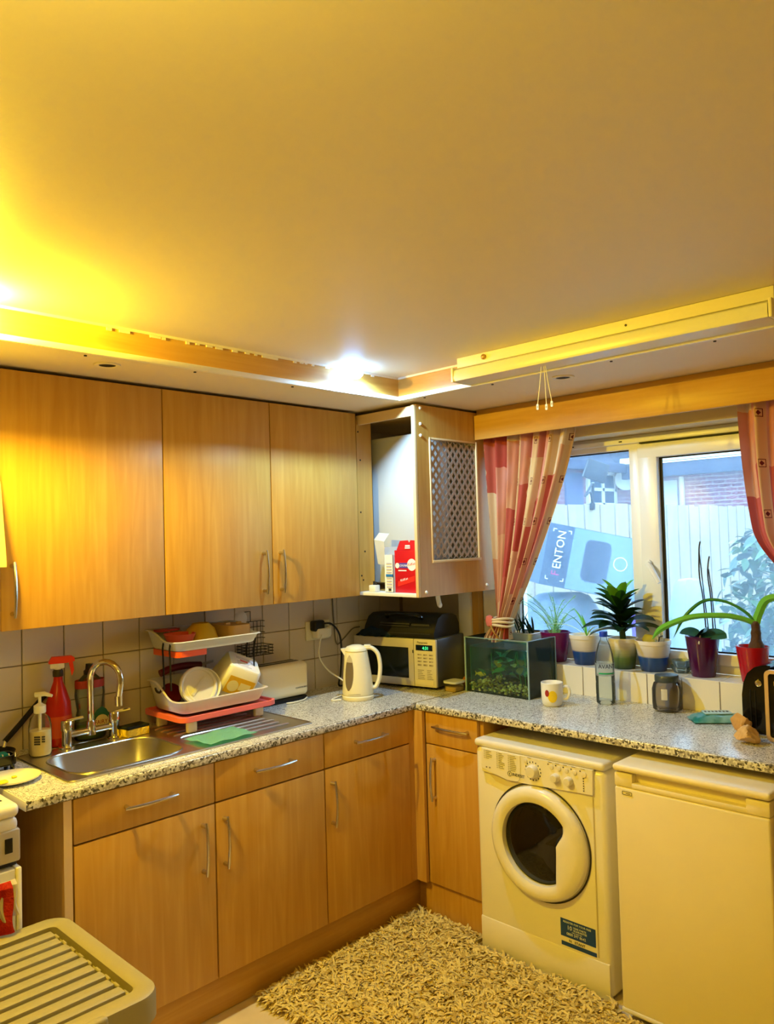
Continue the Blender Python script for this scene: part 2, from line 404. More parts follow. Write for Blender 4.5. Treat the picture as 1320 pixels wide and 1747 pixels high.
# ------------------------------------------------------------------ what lies outside the window
GROUND = mat('garden_ground', (120, 116, 96), .95, var=(3, (92, 100, 70)))
gr = struct('ground', MB().box((.26, -14, -.2), (30, 20, -.05)), GROUND)
FENCEM = wood('weathered_fence_wood', 2, (176, 158, 128), (134, 118, 94), .85)
fe = thing('garden_fence', 'pale vertical board fence running away from the window', 'fence', (6, 1.3, -.05))
bsrc = None
x = 1.3; i = 0
while x < 11:
    dz = R.uniform(-.012, .012); dy = .012 if i % 2 else 0
    obj('fence_board', MB().box((x, 1.3+dy, -.05), (x+.148, 1.318+dy, 1.895+dz+.004*(x-3)), .002, 1), FENCEM, fe); x += .16; i += 1
obj('rail', MB().box((1.3, 1.331, .35), (11.1, 1.36, .43)).box((1.3, 1.331, 1.5), (11.1, 1.36, 1.58)), FENCEM, fe)
def brick(name):
    m = bpy.data.materials.new(name); t, b = nt(m); tc = t.nodes.new('ShaderNodeTexCoord'); mp = t.nodes.new('ShaderNodeMapping')
    mp.inputs['Rotation'].default_value = (PI/2, 0, 0)
    sp = t.nodes.new('ShaderNodeSeparateXYZ'); t.links.new(tc.outputs['Object'], sp.inputs[0])
    ad = t.nodes.new('ShaderNodeMath'); ad.operation = 'ADD'; t.links.new(sp.outputs[0], ad.inputs[0]); t.links.new(sp.outputs[1], ad.inputs[1])
    cb = t.nodes.new('ShaderNodeCombineXYZ'); t.links.new(ad.outputs[0], cb.inputs[0]); t.links.new(sp.outputs[2], cb.inputs[1])
    br = t.nodes.new('ShaderNodeTexBrick'); br.inputs['Scale'].default_value = 1; br.inputs['Brick Width'].default_value = .22; br.inputs['Row Height'].default_value = .075; br.inputs['Mortar Size'].default_value = .008
    br.inputs['Color1'].default_value = (*lin(150, 76, 80), 1); br.inputs['Color2'].default_value = (*lin(128, 62, 72), 1); br.inputs['Mortar'].default_value = (*lin(176, 160, 156), 1)
    t.links.new(cb.outputs[0], br.inputs[0]); t.links.new(br.outputs[0], b.inputs['Base Color']); b.inputs['Roughness'].default_value = .9
    return m
BRICK = brick('red_brick'); SLATE = mat('roof_slate', (64, 72, 92), .8, var=(2, (82, 88, 106)))
hs = thing('brick_house', 'red brick house with white window behind the fence', 'house', (11, 5, -.05))
obj('wall', MB().box((6, 4.8, -.05), (11.4, 5.0, 2.9)).box((11.4, -4, -.05), (11.6, 5.0, 2.9)), BRICK, hs)
M1 = MB()
M1.grid([[(5.5, 4.35, 2.86), (11.1, 4.35, 2.80)], [(5.5, 9, 6.2), (14, 9, 6.2)]], solid=.12)
M1.grid([[(11.0, 4.6, 2.95), (11.0, -4, 2.9)], [(15, 8, 6.3), (15, -4, 6.3)]], solid=.12)
obj('roof', M1, SLATE, hs)
obj('gutter', MB().box((5.5, 4.28, 2.72), (11.2, 4.36, 2.9), .02).box((10.92, -4, 2.60), (11.02, 4.4, 2.86), .02), mat('dark_fascia', (56, 62, 84), .6), hs)
obj('gutter', MB().box((10.86, -4, 2.88), (10.98, 4.4, 3.0), .02), WHITEG, hs, label='white gutter edge along the roof')
wf = MB()
for a, b in (((10.28, 4.74, 2.10), (11.36, 4.80, 2.17)), ((10.28, 4.74, 2.40), (11.36, 4.80, 2.46)), ((10.28, 4.74, 2.72), (11.36, 4.80, 2.79)), ((10.26, 4.74, 2.1), (10.34, 4.8, 2.79)), ((10.80, 4.74, 2.1), (10.88, 4.8, 2.79)), ((11.30, 4.74, 2.1), (11.37, 4.8, 2.79))): wf.box(a, b)
wfo = obj('window', wf, WHITEG, hs, label='white framed window')
obj('pane', MB().box((10.3, 4.77, 2.12), (11.34, 4.79, 2.75)), mat('far_window_glass', (40, 70, 92), .1), wfo)
obj('door_panel', MB().box((9.5, 4.76, 0), (10.1, 4.8, 2.72)), mat('blue_grey_panel', (84, 92, 128), .6), hs)
obj('downpipe', MB().cyl((11.34, 3.4, 0), (11.34, 3.4, 2.6), .05, n=10).box((11.36, 3.5, 0), (11.4, 3.95, 2.55)), mat('cream_downpipe', (206, 200, 186), .6), hs)
obj('satellite_dish', MB().lathe([(0, 0), (.12, .015), (.2, .05), (.21, .06)], n=20, M=Matrix.Translation((11.3, 4.5, 2.62)) @ Matrix.Rotation(-PI/2, 4, 'Y') @ Matrix.Rotation(.4, 4, 'X')).tube([(11.33, 4.55, 2.6), (11.4, 4.75, 2.5)], .015), WHITEG, hs)
# carton on the covered heap
ct = thing('speaker_carton', 'large blue-grey speaker carton tilted sideways outside the left pane', 'box', (1.254, -.138, 1.679))
ct.rotation_euler = (0, math.radians(12.5), math.radians(-45.6))
CW, CH, CD = .66, .40, .40
BLUEG = mat('carton_blue_grey', (46, 62, 84), .8); LIGHTB = mat('carton_pale_blue', (108, 134, 162), .8)
obj('carton', MB().box((0, 0, -CH), (CW, CD, 0), .003), BLUEG, ct, local=True)
F = lambda x, z, y=-.001: Matrix(((1, 0, 0, x), (0, 0, -1, y), (0, 1, 0, z), (0, 0, 0, 1)))
FR = lambda x, z, y=-.002: F(x, z, y) @ Matrix.Rotation(PI/2, 4, 'Z')
obj('front_panel', MB().prism([(.165, -CH+.004), (CW-.004, -CH+.004), (CW-.004, -.004), (.165, -.004)], .001, F(0, 0)), LIGHTB, ct, local=True, label='pale printed half of the carton')
obj('speaker_print', MB().prism(rrect(.25, -.33, .42, -.06, .04), .001, F(0, 0, -.002)), BLUEG, ct, local=True)
q = MB(); ring_prism(q, circ(.49, -.18, .045, 28), circ(.49, -.18, .040, 28), .001, F(0, 0, -.002))
for x, z, a, b in ((.03, -.03, 1, -1), (.15, -.03, -1, -1), (.03, -.36, 1, 1), (.15, -.36, -1, 1)):
    q.prism([(x, z), (x+a*.022, z), (x+a*.022, z+b*.005), (x, z+b*.005)], .001, F(0, 0, -.002)).prism([(x, z), (x+a*.005, z), (x+a*.005, z+b*.022), (x, z+b*.022)], .001, F(0, 0, -.002))
obj('printed_mark', q, WHITEINK, ct, local=True)
obj('lettering', text_bm([T('ENTON', .075, FR(.115, -.285), xs=.95)]), WHITEINK, ct, local=True, smooth=0)
obj('lettering', text_bm([T('F', .075, FR(.115, -.33), xs=.95)]), mat('magenta_print', (190, 40, 110), .7), ct, local=True, smooth=0)
obj('lettering', text_bm([T('FENTON', .032, FR(.205, -.385)), T('FT12LED', .032, FR(.205, -.16))]), mat('grey_blue_print', (96, 110, 130), .7), ct, local=True, smooth=0)
TARP = mat('blue_grey_tarpaulin', (70, 90, 108), .6, bump=(7, .8))
def heap(name, c, rx, ry, h, m, label, cat, seed, rough=.12):
    r = random.Random(seed); rows = []
    ph = [r.uniform(0, 6) for _ in range(8)]
    for i in range(13):
        t = i/12; row = []
        for j in range(28):
            a = 2*PI*j/28; k = 1+rough*(math.sin(3*a+ph[0]+2*t)+.6*math.sin(5*a+ph[1]-3*t)+.4*math.sin(9*a+ph[2]+5*t))
            rr = max(.004, math.cos(t*PI/2))**.5
            row.append((c[0]+rx*rr*k*math.cos(a), c[1]+ry*rr*k*math.sin(a), c[2]+h*math.sin(t*PI/2)*(1+.05*math.sin(4*a+ph[3])*(1-t))))
        rows.append(row)
    mb = MB().grid(rows, closed=True); mb.bm.faces.new([v for v in mb.bm.verts][-28:])
    return tag(obj(name, mb, m), label, cat)
heap('tarpaulin_heap', (1.50, -.02, -.05), .50, .34, 1.26, TARP, 'dark blue-grey tarpaulin heap under the tilted carton', 'tarpaulin', 3)
SHEET = glassy('clouded_plastic_sheet', (210, 222, 232), .2, .6, (214, 226, 238))
heap('plastic_sheet', (1.68, -.84, -.05), .17, .17, 1.36, SHEET, 'crumpled clear plastic sheet over garden things beyond the right pane', 'plastic sheet', 5, .16)
pt = tag(obj('purple_tub', MB().lathe([(.0, -.05), (.06, -.05), (.075, 1.08), (.08, 1.10), (.07, 1.10), (.06, .4), (0, .4)], (1.45, -.655, 0), n=24), mat('purple_plastic', (112, 52, 200), .4)), 'purple plastic tub standing behind the window post', 'tub')
fl = thing('floodlight', 'dark square garden floodlight on a bracket above the fence', 'light', (4.3, 1.285, 1.85))
obj('bracket', MB().tube([(4.3, 1.285, 1.88), (4.28, 1.27, 2.0), (4.25, 1.24, 2.12)], .018, 8).box((4.27, 1.27, 1.84), (4.33, 1.299, 1.91)), BLACK, fl)
obj('lamp_head', MB().box((-.12, -.03, -.10), (.12, .03, .10), .01, M=Matrix.LocRotScale(Vector((4.25, 1.2, 2.24)), Matrix.Rotation(-.75, 3, 'Z') @ Matrix.Rotation(.35, 3, 'Y'), Vector((1, 1, 1)))), BLACK, fl)
obj('cable', MB().tube(spline([(4.15, 1.2, 2.1), (4.05, 1.22, 1.98), (4.2, 1.25, 2.02), (4.28, 1.27, 1.92)]), .012, 6), BLACK, fl)
# bush
def leafbm(L, w, fold=.25, curl=.3, n=5):
    rows = []
    for i in range(n+1):
        t = i/n; ww = w*math.sin(PI*min(1, t*.97+.03)**.8)*.5; a = curl*t
        x, z = L*t*math.cos(a*.5), -L*t*math.sin(a*.5)
        rows.append([(x, -ww, z+ww*fold), (x, 0, z), (x, ww, z+ww*fold)])
    return MB().grid(rows)
BUSHM = [mat('bush_leaf', (58, 98, 52), .45), mat('bush_leaf_pale', (120, 158, 92), .45), mat('bush_leaf_blue', (40, 78, 66), .45)]
bu = thing('leafy_bush', 'leafy green bush outside the right window pane', 'bush', (2.38, -1.38, -.05))
src = []
for k in range(3):
    o = obj('leaf', leafbm(.11, .055), BUSHM[k], bu, local=True); src.append(o)
def rv(r): return Vector((r.gauss(0, 1), r.gauss(0, 1), r.gauss(0, 1))).normalized()
for i in range(260):
    d = rv(R); d = Vector((-abs(d.x) if R.random() < .8 else d.x, d.y, d.z))
    p = Vector((d.x*.42, d.y*.62, .98+d.z*.85)); s = R.uniform(.75, 1.35)
    o = src[i % 3] if i < 3 else link_copy(src[R.choice((0, 0, 1, 2, 2))], 'leaf', bu)
    o.location = p; o.rotation_euler = (R.uniform(-.6, .6), R.uniform(-.5, 1.0), R.uniform(0, 6.28)); o.scale = (s, s, s)
fb = MB(); tmp = leafbm(.11, .06, n=3)
tm = bpy.data.meshes.new('t'); tmp.bm.to_mesh(tm); tmp.bm.free()
for i in range(2400):
    d = rv(R); rr = R.random()**.4
    t = bmesh.new(); t.from_mesh(tm)
    t.transform(Matrix.LocRotScale(Vector((d.x*.42*rr, d.y*.62*rr, .98+d.z*.85*rr)), Matrix.Rotation(R.uniform(0, 6.28), 3, 'Z') @ Matrix.Rotation(R.uniform(-.6, 1.1), 3, 'Y'), Vector((1, 1, 1))*R.uniform(.7, 1.2)))
    fb.merge(t)
obj('foliage', fb, BUSHM[0], bu, local=True, stuff=True)
obj('stem', MB().tube([(0, 0, 0), (.02, .03, .5), (-.03, .1, 1.2)], [.02, .015, .006]).tube([(0, 0, .1), (.05, -.2, .7), (.02, -.35, 1.2)], [.015, .012, .006]), mat('bark', (92, 72, 54), .9), bu, local=True)
# ------------------------------------------------------------------ fitted units
def bow(parent, p0, p1, out, name='handle', d=.027):
    """bowed bar handle on two round posts"""
    p0, p1, out = Vector(p0), Vector(p1), Vector(out)
    e = p1-p0; mb = MB()
    pts = [p0+e*t+out*(d*(.86+.32*math.sin(PI*t))) for t in [i/10 for i in range(11)]]
    mb.tube(pts, [.0042]+[.0052]*9+[.0042], 8)
    for t in (.07, .93):
        c = p0+e*t; mb.cyl(c, c+out*d*.9, .0075, .006, 12)
    return obj(name, mb, SATIN, parent, label='curved satin metal bar handle')
def panel(name, a, b, parent, m=None): return obj(name, MB().box(a, b, .0022, 2), m or WOOD, parent)
gp = .0018
# wall cupboards
UF, UZ0, UZ1 = -.325, 1.352, 2.182
wc = thing('wall_cabinet', 'wide single-door maple wall cupboard beside the cooker hood', 'cupboard', (-1.87, -.16, UZ0), group='maple wall cupboards')
obj('carcass', MB().box((-2.157, -.305, UZ0), (-1.589, -.011, UZ1)), WOOD, wc)
d = panel('door', (-2.157+gp, UF, UZ0), (-1.589-gp, -.3055, UZ1-.004), wc); bow(d, (-2.122, UF, 1.392), (-2.122, UF, 1.567), (0, -1, 0))
wc2 = thing('wall_cabinet', 'double-door maple wall cupboard above the toaster', 'cupboard', (-1.1, -.16, UZ0), group='maple wall cupboards')
obj('carcass', MB().box((-1.588, -.305, UZ0), (-.617, -.011, UZ1)), WOOD, wc2)
d = panel('door', (-1.588+gp, UF, UZ0), (-1.102-gp, -.3055, UZ1-.004), wc2); bow(d, (-1.149, UF, 1.398), (-1.149, UF, 1.573), (0, -1, 0))
d = panel('door', (-1.102+gp, UF, UZ0), (-.617, -.3055, UZ1-.004), wc2); bow(d, (-1.064, UF, 1.398), (-1.064, UF, 1.573), (0, -1, 0))
# boiler cupboard
PY = -.665
bc = thing('boiler_cupboard', 'open-sided wooden corner cupboard with a diamond lattice vent panel', 'cupboard', (-.3, -.35, UZ0))
pb = MB()
for a, b in (((-.58, PY, UZ0), (-.497, PY+.016, 2.178)), ((-.177, PY, UZ0), (-.014, PY+.016, 2.178)), ((-.497, PY, UZ0), (-.177, PY+.016, 1.507)), ((-.497, PY, 2.033), (-.177, PY+.016, 2.178))): pb.box(a, b)
obj('vent_panel', pb, WOOD, bc)
obj('edge_strip', MB().box((-.598, PY, UZ0), (-.581, PY+.016, 2.175), .002), EDGE, bc)
obj('top_rail', MB().box((-.592, -.648, 2.13), (-.578, -.31, 2.172)).box((-.578, -.648, 2.16), (-.02, -.012, 2.176)), EDGE, bc)
obj('shelf', MB().box((-.594, -.648, UZ0), (-.06, -.012, UZ0+.016), .001), WHITEG, bc)
obj('filler_panel', MB().box((-.596, -.305, UZ0+.017), (-.502, -.29, 2.158)), WOOD, bc)
hl = MB()
for x, z in ((-.585, 2.1), (-.575, 1.97), (-.58, 1.73), (-.56, 1.55), (-.585, 1.44), (-.575, 1.42)): hl.cyl((x, -.3065, z), (x, -.305, z), .004, n=8)
obj('screw_hole', hl, DARKIN, bc)
for x, z in ((-.556, 2.165), (-.557, 2.095), (-.557, 2.045), (-.55, 1.372), (-.125, 1.378)):
    obj('screw_cap', MB().lathe([(0, .006), (.005, .005), (.008, 0)], n=12, M=Matrix.Translation((x, PY, z)) @ Matrix.Rotation(PI/2, 4, 'X')), WPLAS, bc, label='white plastic screw cap')
gx0, gx1, gz0, gz1 = -.497, -.177, 1.507, 2.033
gm = MB(); hw, hh = .020, .0239; iw, ih = .0118, .0150
t = bmesh.new()
nx, nz = 8, 11
for r_ in range(-1, 2*nz+2):
    for c_ in range(-1, nx+1):
        cx = gx0+hw+c_*2*hw+(hw if r_ % 2 else 0); cz = gz0+hh*.5+r_*hh
        if cx < gx0-.001 or cx > gx1+.001 or cz < gz0-.001 or cz > gz1+.001: continue
        o4 = [(hw, 0), (0, hh), (-hw, 0), (0, -hh)]; i4 = [(iw, 0), (0, ih), (-iw, 0), (0, -ih)]
        cl = lambda x, z: (max(gx0, min(gx1, cx+x)), max(gz0, min(gz1, cz+z)))
        for k in range(4):
            p = [cl(*o4[k]), cl(*o4[(k+1) % 4]), cl(*i4[(k+1) % 4]), cl(*i4[k])]
            fr_ = [t.verts.new((x, PY+.004, z)) for x, z in p]; bk = [t.verts.new((x, PY+.0058, z)) for x, z in p]
            t.faces.new(fr_); t.faces.new(bk[::-1]); t.faces.new((fr_[2], fr_[3], bk[3], bk[2])); t.faces.new((fr_[0], fr_[1], bk[1], bk[0]))
gm.merge(t)
GRM = mat('grey_painted_grille', (176, 160, 148), .5)
obj('lattice_grille', gm, GRM, bc, smooth=0, label='grey lattice of diamond-shaped vent holes')
gf = MB().box((gx0-.008, PY-.004, gz0-.008), (gx0+.001, PY+.006, gz1+.008), .001).box((gx0-.008, PY-.003, gz1), (gx1+.006, PY+.005, gz1+.008), .001).box((gx0-.008, PY-.006, gz0-.012), (gx1+.012, PY+.004, gz0), .001).box((gx1-.001, PY-.004, gz0-.008), (gx1+.01, PY+.006, gz1+.008), .001)
obj('grille_frame', gf, EDGE, bc)
bo = thing('boiler', 'white wall boiler inside the corner cupboard', 'boiler', (-.36, -.3, 1.40))
obj('casing', MB().box((-.452, -.575, 1.400), (-.27, -.02, 2.078), .006), mat('boiler_casing', (196, 200, 204), .4), bo)
obj('pipe', MB().tube(spline([(-.30, -.50, 1.40), (-.30, -.52, 1.30), (-.30, -.53, 1.29)], 4), .011), WPLAS, bo)
obj('control_strip', MB().box((-.4545, -.55, 1.56), (-.4515, -.46, 1.566)), GRM, bo)
# chocolate box
RED = mat('red_carton', (196, 16, 30), .35); RED2 = mat('bright_red_print', (230, 46, 36), .4)
kb = thing('chocolate_box', 'tall red chocolate bar box standing in the corner cupboard', 'box', (-.53, -.57, UZ0+.016))
z0 = UZ0+.0165
bx = MB().box((-.57, -.640, z0), (-.49, -.502, z0+.185), .001)
obj('carton', bx, RED, kb)
fl = MB().prism([(0, 0), (.138, 0), (.126, .042), (.075, .044), (.069, .033), (.060, .044), (.012, .042)], .0015, FACE_B(-.555, -.502, z0+.185) @ Matrix.Rotation(-.25, 4, 'X'))
obj('top_flap', fl, RED, kb)
fw = lambda y, z, x=-.5705: FACE_B(x, -.502-y, z0+z)
pr = MB().prism(circ(.016, .118, .012, 20), .0006, fw(0, 0)).prism(circ(.102, .122, .026, 24), .0006, fw(0, 0))
pr.prism([(.055, .2), (.085, .2), (.083, .207), (.057, .207)], .0006, FACE_B(-.5595, -.502, z0))
pr.prism([(.055, .192), (.086, .192), (.086, .197), (.055, .197)], .0006, FACE_B(-.5605, -.502, z0))
pr.prism([(.022, .094), (.07, .094), (.07, .099), (.022, .099)], .0006, fw(0, 0))
obj('printed_shape', pr, WHITEINK, kb)
obj('printed_panel', MB().prism([(.028, .107), (.08, .107), (.08, .130), (.028, .130)], .0005, fw(0, 0)), mat('violet_print', (92, 74, 160), .5), kb)
obj('printed_bar', MB().prism([(.016, .026), (.116, .052), (.119, .075), (.019, .049)], .0005, fw(0, 0)), RED2, kb)
obj('lettering', text_bm([T('CHUNKY', .013, fw(.031, .114, -.5712))]), WHITEINK, kb, smooth=0)
obj('lettering', text_bm([T('KitKat', .014, fw(.034, .048, -.5712) @ Matrix.Rotation(.24, 4, 'Z'), xs=1.25)]), WHITEINK, kb, smooth=0)
obj('lettering', text_bm([T('KitKat', .017, fw(.080, .116, -.5712) @ Matrix.Rotation(.15, 4, 'Z'))]), RED2, kb, smooth=0)
# white carton
wk = thing('white_carton', 'open white carton beside the red chocolate box', 'box', (-.53, -.45, UZ0+.016))
c = MB().box((-.575, -.446, z0), (-.49, -.444, z0+.20)).box((-.575, -.496, z0), (-.573, -.446, z0+.165)).box((-.49, -.496, z0), (-.488, -.446, z0+.165)).box((-.575, -.496, z0), (-.49, -.494, z0+.165)).box((-.575, -.496, z0), (-.49, -.446, z0+.002))
obj('carton', c, WPLAS, wk)
f2 = MB().grid([[(-.577, -.405, z0+.125), (-.577, -.447, z0+.12)], [(-.585, -.392, z0+.235), (-.582, -.452, z0+.225)], [(-.55, -.39, z0+.265), (-.55, -.455, z0+.26)]], solid=.0015)
obj('open_flap', f2, WPLAS, wk)
GREYP = mat('pale_grey_print', (186, 184, 196), .6); BLUEP = mat('blue_print', (40, 120, 186), .5)
l = MB()
for k in range(9): l.box((-.5765, -.488, z0+.02+k*.013), (-.5752, -.456, z0+.026+k*.013))
obj('small_print', l, GREYP, wk)
obj('printed_band', MB().box((-.5767, -.494, z0+.068), (-.5752, -.452, z0+.08)), BLUEP, wk)
obj('barcode', MB().box((-.5767, -.482, z0+.006), (-.5752, -.466, z0+.017)), INK, wk)
pa = thing('plug_adaptor', 'small white plug adaptor on the cupboard shelf', 'adaptor', (-.57, -.37, z0))
obj('body', MB().box((-.588, -.392, z0), (-.555, -.352, z0+.03), .004), WPLAS, pa)
obj('pin', MB().box((-.575, -.375, z0+.03), (-.570, -.367, z0+.047)).box((-.575, -.388, z0+.03), (-.570, -.382, z0+.044)), INK, pa)
# base units, left run
BF = -.592
def unit_A(label, x0, x1, doors, grp='maple base units'):
    u = thing('base_cabinet', label, 'cupboard', ((x0+x1)/2, -.3, .149), group=grp)
    hole = x0 < -1.9
    m = MB()
    if hole: m.box((x0, -.572, .149), (x0+.018, -.012, .868)).box((x1-.018, -.572, .149), (x1, -.012, .868)).box((x0, -.572, .149), (x1, -.012, .166)).box((x0, -.03, .149), (x1, -.012, .868)).box((x0, -.572, .84), (x1, -.56, .868))
    else: m.box((x0, -.572, .149), (x1, -.012, .868))
    obj('carcass', m, WOOD, u)
    for a, b, hs in doors:
        dw = panel('drawer_front', (a+gp, BF, .7335), (b-gp, -.573, .866), u)
        w_ = b-a; hx = a+w_*.5
        hl_ = .18
        bow(dw, (hx-hl_/2, BF, .803), (hx+hl_/2, BF, .803), (0, -1, 0))
        dr = panel('door', (a+gp, BF, .149), (b-gp, -.573, .7285), u)
        x = a+.032 if hs == 'L' else b-.05
        bow(dr, (x, BF, .508), (x, BF, .683), (0, -1, 0))
    return u
u1 = unit_A('double base cupboard under the sink with two drawers', -2.058, -1.083, [(-2.055, -1.571, 'R'), (-1.569, -1.083, 'L')])
obj('side_panel', MB().box((-2.084, -.592, .0), (-2.0595, -.012, .868)), WOOD, u1, label='brown side panel beside the cooker')
obj('edge_strip', MB().box((-2.084, -.5935, .0), (-2.0595, -.5921, .868)), EDGE, u1)
u2 = unit_A('single base cupboard under the kettle', -1.0825, -.603, [(-1.081, -.604, 'L')])
obj('corner_post', MB().box((-.6025, -.588, .149), (-.558, -.57, .868)).box((-.574, -.64, .149), (-.556, -.588, .868)), WOOD, u2)
ub = thing('base_cabinet', 'narrow base cupboard with drawer beside the washing machine', 'cupboard', (-.3, -.78, .149), group='maple base units')
obj('carcass', MB().box((-.536, -.938, .0), (-.02, -.603, .868)), WOOD, ub)
dw = panel('drawer_front', (-.556, -.92, .7335), (-.537, -.6435, .866), ub); bow(dw, (-.556, -.698, .812), (-.556, -.886, .810), (-1, 0, 0))
dr = panel('door', (-.556, -.92, .149), (-.537, -.6435, .7285), ub); bow(dr, (-.556, -.690, .682), (-.556, -.690, .50), (-1, 0, 0))
struct('baseboard_left', MB().box((-2.0585, -.545, .002), (-.50, -.53, .147)), WOODH, label='wooden plinth under the left units')
struct('baseboard_right', MB().box((-.515, -.936, .002), (-.50, -.547, .147)).box((-.525, -.936, .002), (-.515, -.56, .012)), WOODY, label='wooden plinth under the narrow unit')
# worktops
wa = thing('worktop', 'speckled grey worktop run holding the sink', 'worktop', (-1.1, -.3, .872))
HX0, HX1, HY0, HY1 = -2.012, -1.588, -.512, -.188
obj('slab', MB().box((-2.19, -.592, .872), (HX0, -.010, ZW)).box((HX1, -.592, .872), (-.002, -.010, ZW)).box((HX0, -.592, .872), (HX1, HY0, ZW)).box((HX0, HY1, .872), (HX1, -.010, ZW)), GRAN, wa)
GEDGE = speckle('coarse_speckled_edge')
rr_ = [n for n in GEDGE.node_tree.nodes if n.type == 'TEX_VORONOI'][0]; rr_.inputs['Scale'].default_value = 150
rp = [n for n in GEDGE.node_tree.nodes if n.type == 'VALTORGB'][0].color_ramp
for e_, p_ in zip(rp.elements, (.30, .46, .62, .86, 1.)): e_.position = p_
obj('front_edge', MB().box((-2.19, -.600, .870), (-.571, -.5915, ZW-.001), .004, 3), GEDGE, wa, label='dark speckled front edge')
obj('end_strip', MB().box((-2.1935, -.600, .870), (-2.1905, -.02, ZW), .001), mat('pale_end_strip', (226, 216, 190), .4), wa)
wb = thing('worktop', 'speckled grey worktop run below the window', 'worktop', (-.28, -1.5, .872))
obj('slab', MB().box((-.562, -2.5, .872), (-.010, -.601, ZW)), GRAN, wb)
obj('front_edge', MB().box((-.571, -2.5, .870), (-.5615, -.601, ZW-.001), .004, 3), GEDGE, wb, label='speckled front edge')
obj('joint_strip', MB().box((-.57, -.6025, ZW-.003), (-.012, -.5985, ZW+.0006)), SATIN, wb)
# sink
sk = thing('sink', 'stainless steel sink with a ribbed drainer', 'sink', (-1.56, -.32, ZW))
hole = rrect(-2.0, -.50, -1.60, -.20, .085, 8)
outr = rrect(-2.036, -.533, -1.575, -.104, .012, 8)
m = MB(); ring_prism(m, outr, hole, .004, Matrix.Translation((0, 0, ZW+.0003)))
m.box((-1.5755, -.533, ZW+.0003), (-1.088, -.104, ZW+.0043), .0015, 1)
rm = MB().tube([(x, y, ZW+.0045) for x, y in hole+hole[:1]], .0035, 6, False)
rm.tube([(x, y, ZW+.003) for x, y in rrect(-2.036, -.533, -1.088, -.104, .02, 4)+rrect(-2.036, -.533, -1.088, -.104, .02, 4)[:1]], .0035, 6, False)
obj('sink_top', m, STEEL, sk); obj('rolled_rim', rm, STEEL, sk)
rows = []
for t, s_ in ((0, 0), (.12, .004), (.5, .018), (.8, .04), (.93, .065), (1., .10)):
    rows.append([(lerp(-1.8, x, 1-s_/.2), lerp(-.35, y, 1-s_/.15), ZW+.003-.155*t) for x, y in hole])
m = MB().grid(rows, closed=True); n_ = len(hole)
m.bm.verts.ensure_lookup_table(); m.bm.faces.new([m.bm.verts[i] for i in range(len(m.bm.verts)-n_, len(m.bm.verts))])
obj('basin', m, mat('satin_basin_steel', (186, 180, 166), .32, metal=1), sk, smooth=60)
obj('drain', MB().lathe([(.035, 0), (.034, .002), (.02, .001), (0, 0)], (-1.8, -.35, ZW-.1515)), CHROME, sk)
m = MB()
for k in range(8):
    y = -.15-k*.046; x0 = -1.545+.02*(k > 4); x1 = -1.17+.012*(k % 2)
    m.tube([(x0, y, ZW+.0035), (x0+.01, y, ZW+.0062), (x1-.01, y, ZW+.0062), (x1, y, ZW+.0035)], .0042, 6)
obj('drainer_rib', m, STEEL, sk, stuff=False)
# tap
tp = thing('mixer_tap', 'chrome bridge mixer tap with a tall swan-neck spout', 'tap', (-1.785, -.13, ZW+.004))
zt = ZW+.0045
for x, nm in ((-1.873, 'left'), (-1.697, 'right')):
    p = obj('pillar', MB().lathe([(0, 0), (.028, 0), (.027, .006), (.018, .009), (.017, .06), (.0205, .062), (.0205, .093), (.018, .097), (0, .098)], (x, -.13, zt), 20), CHROME, tp)
    dx = 1
    obj('lever', MB().tube([(x, -.13, zt+.093), (x+.018, -.142, zt+.099), (x+.048, -.160, zt+.104)], [.008, .007, .006], 8), CHROME, p)
obj('bridge', MB().cyl((-1.873, -.13, zt+.045), (-1.697, -.13, zt+.045), .0125, n=14), CHROME, tp)
dv = Vector((.5, -.866, 0)); c0 = Vector((-1.785, -.13, 0))
pts = [c0+Vector((0, 0, zt+.04)), c0+Vector((0, 0, zt+.12)), c0+Vector((0, 0, zt+.225))]
for k in range(1, 12):
    a = PI-k*PI/11*1.06
    pts.append(c0+dv*(.062*(1+math.cos(a)))+Vector((0, 0, zt+.225+.066*math.sin(a))))
pts.append(pts[-1]+Vector((0, 0, -.055))-dv*.008)
obj('spout', MB().tube(pts, .0115, 14), CHROME, tp)
obj('spout_base', MB().lathe([(0, 0), (.017, 0), (.017, .03), (.0135, .05), (0, .05)], (-1.785, -.13, zt+.03), 16), CHROME, tp)
obj('nozzle', MB().cyl(pts[-1]+Vector((0, 0, .012)), pts[-1]+Vector((0, 0, -.022)), .0135, n=14), CHROME, tp)

# ------------------------------------------------------------------ washing machine
FXW = -.64
wm = thing('washing_machine', 'white front-loading washing machine with a round dark porthole', 'washing machine', (-.36, -1.25, 0))
obj('body', MB().box((FXW, -1.537, .02), (-.08, -.972, .793), .022, 4), APPL, wm)
obj('lid', MB().box((FXW-.006, -1.538, .794), (-.08, -.971, .824), .013, 4), APPLG, wm)
obj('kick_panel', MB().box((FXW-.003, -1.530, .012), (FXW+.02, -.979, .140), .006), APPL, wm)
obj('groove_shade_strip', MB().box((FXW-.0012, -1.491, .15), (FXW+.002, -1.486, .70)), mat('cream_shadow_line', (190, 178, 150), .5), wm)  # flat darker cream strip, painted in for a groove's shadow
pn = MB().prism([(0, .0), (.19, -.012), (.48, .004), (.482, .090), (0, .090)], .012, FACE_B(FXW+.002, -1.012, .705))
obj('control_panel', pn, APPL, wm)
dwr = MB().prism([(0, .012), (.05, .0), (.12, -.014), (.165, -.012), (.178, -.002), (.182, .02), (.182, .086), (.004, .086)], .0025, FACE_B(FXW-.010, -1.012, .707))
dro = obj('detergent_drawer', dwr, APPL, wm)
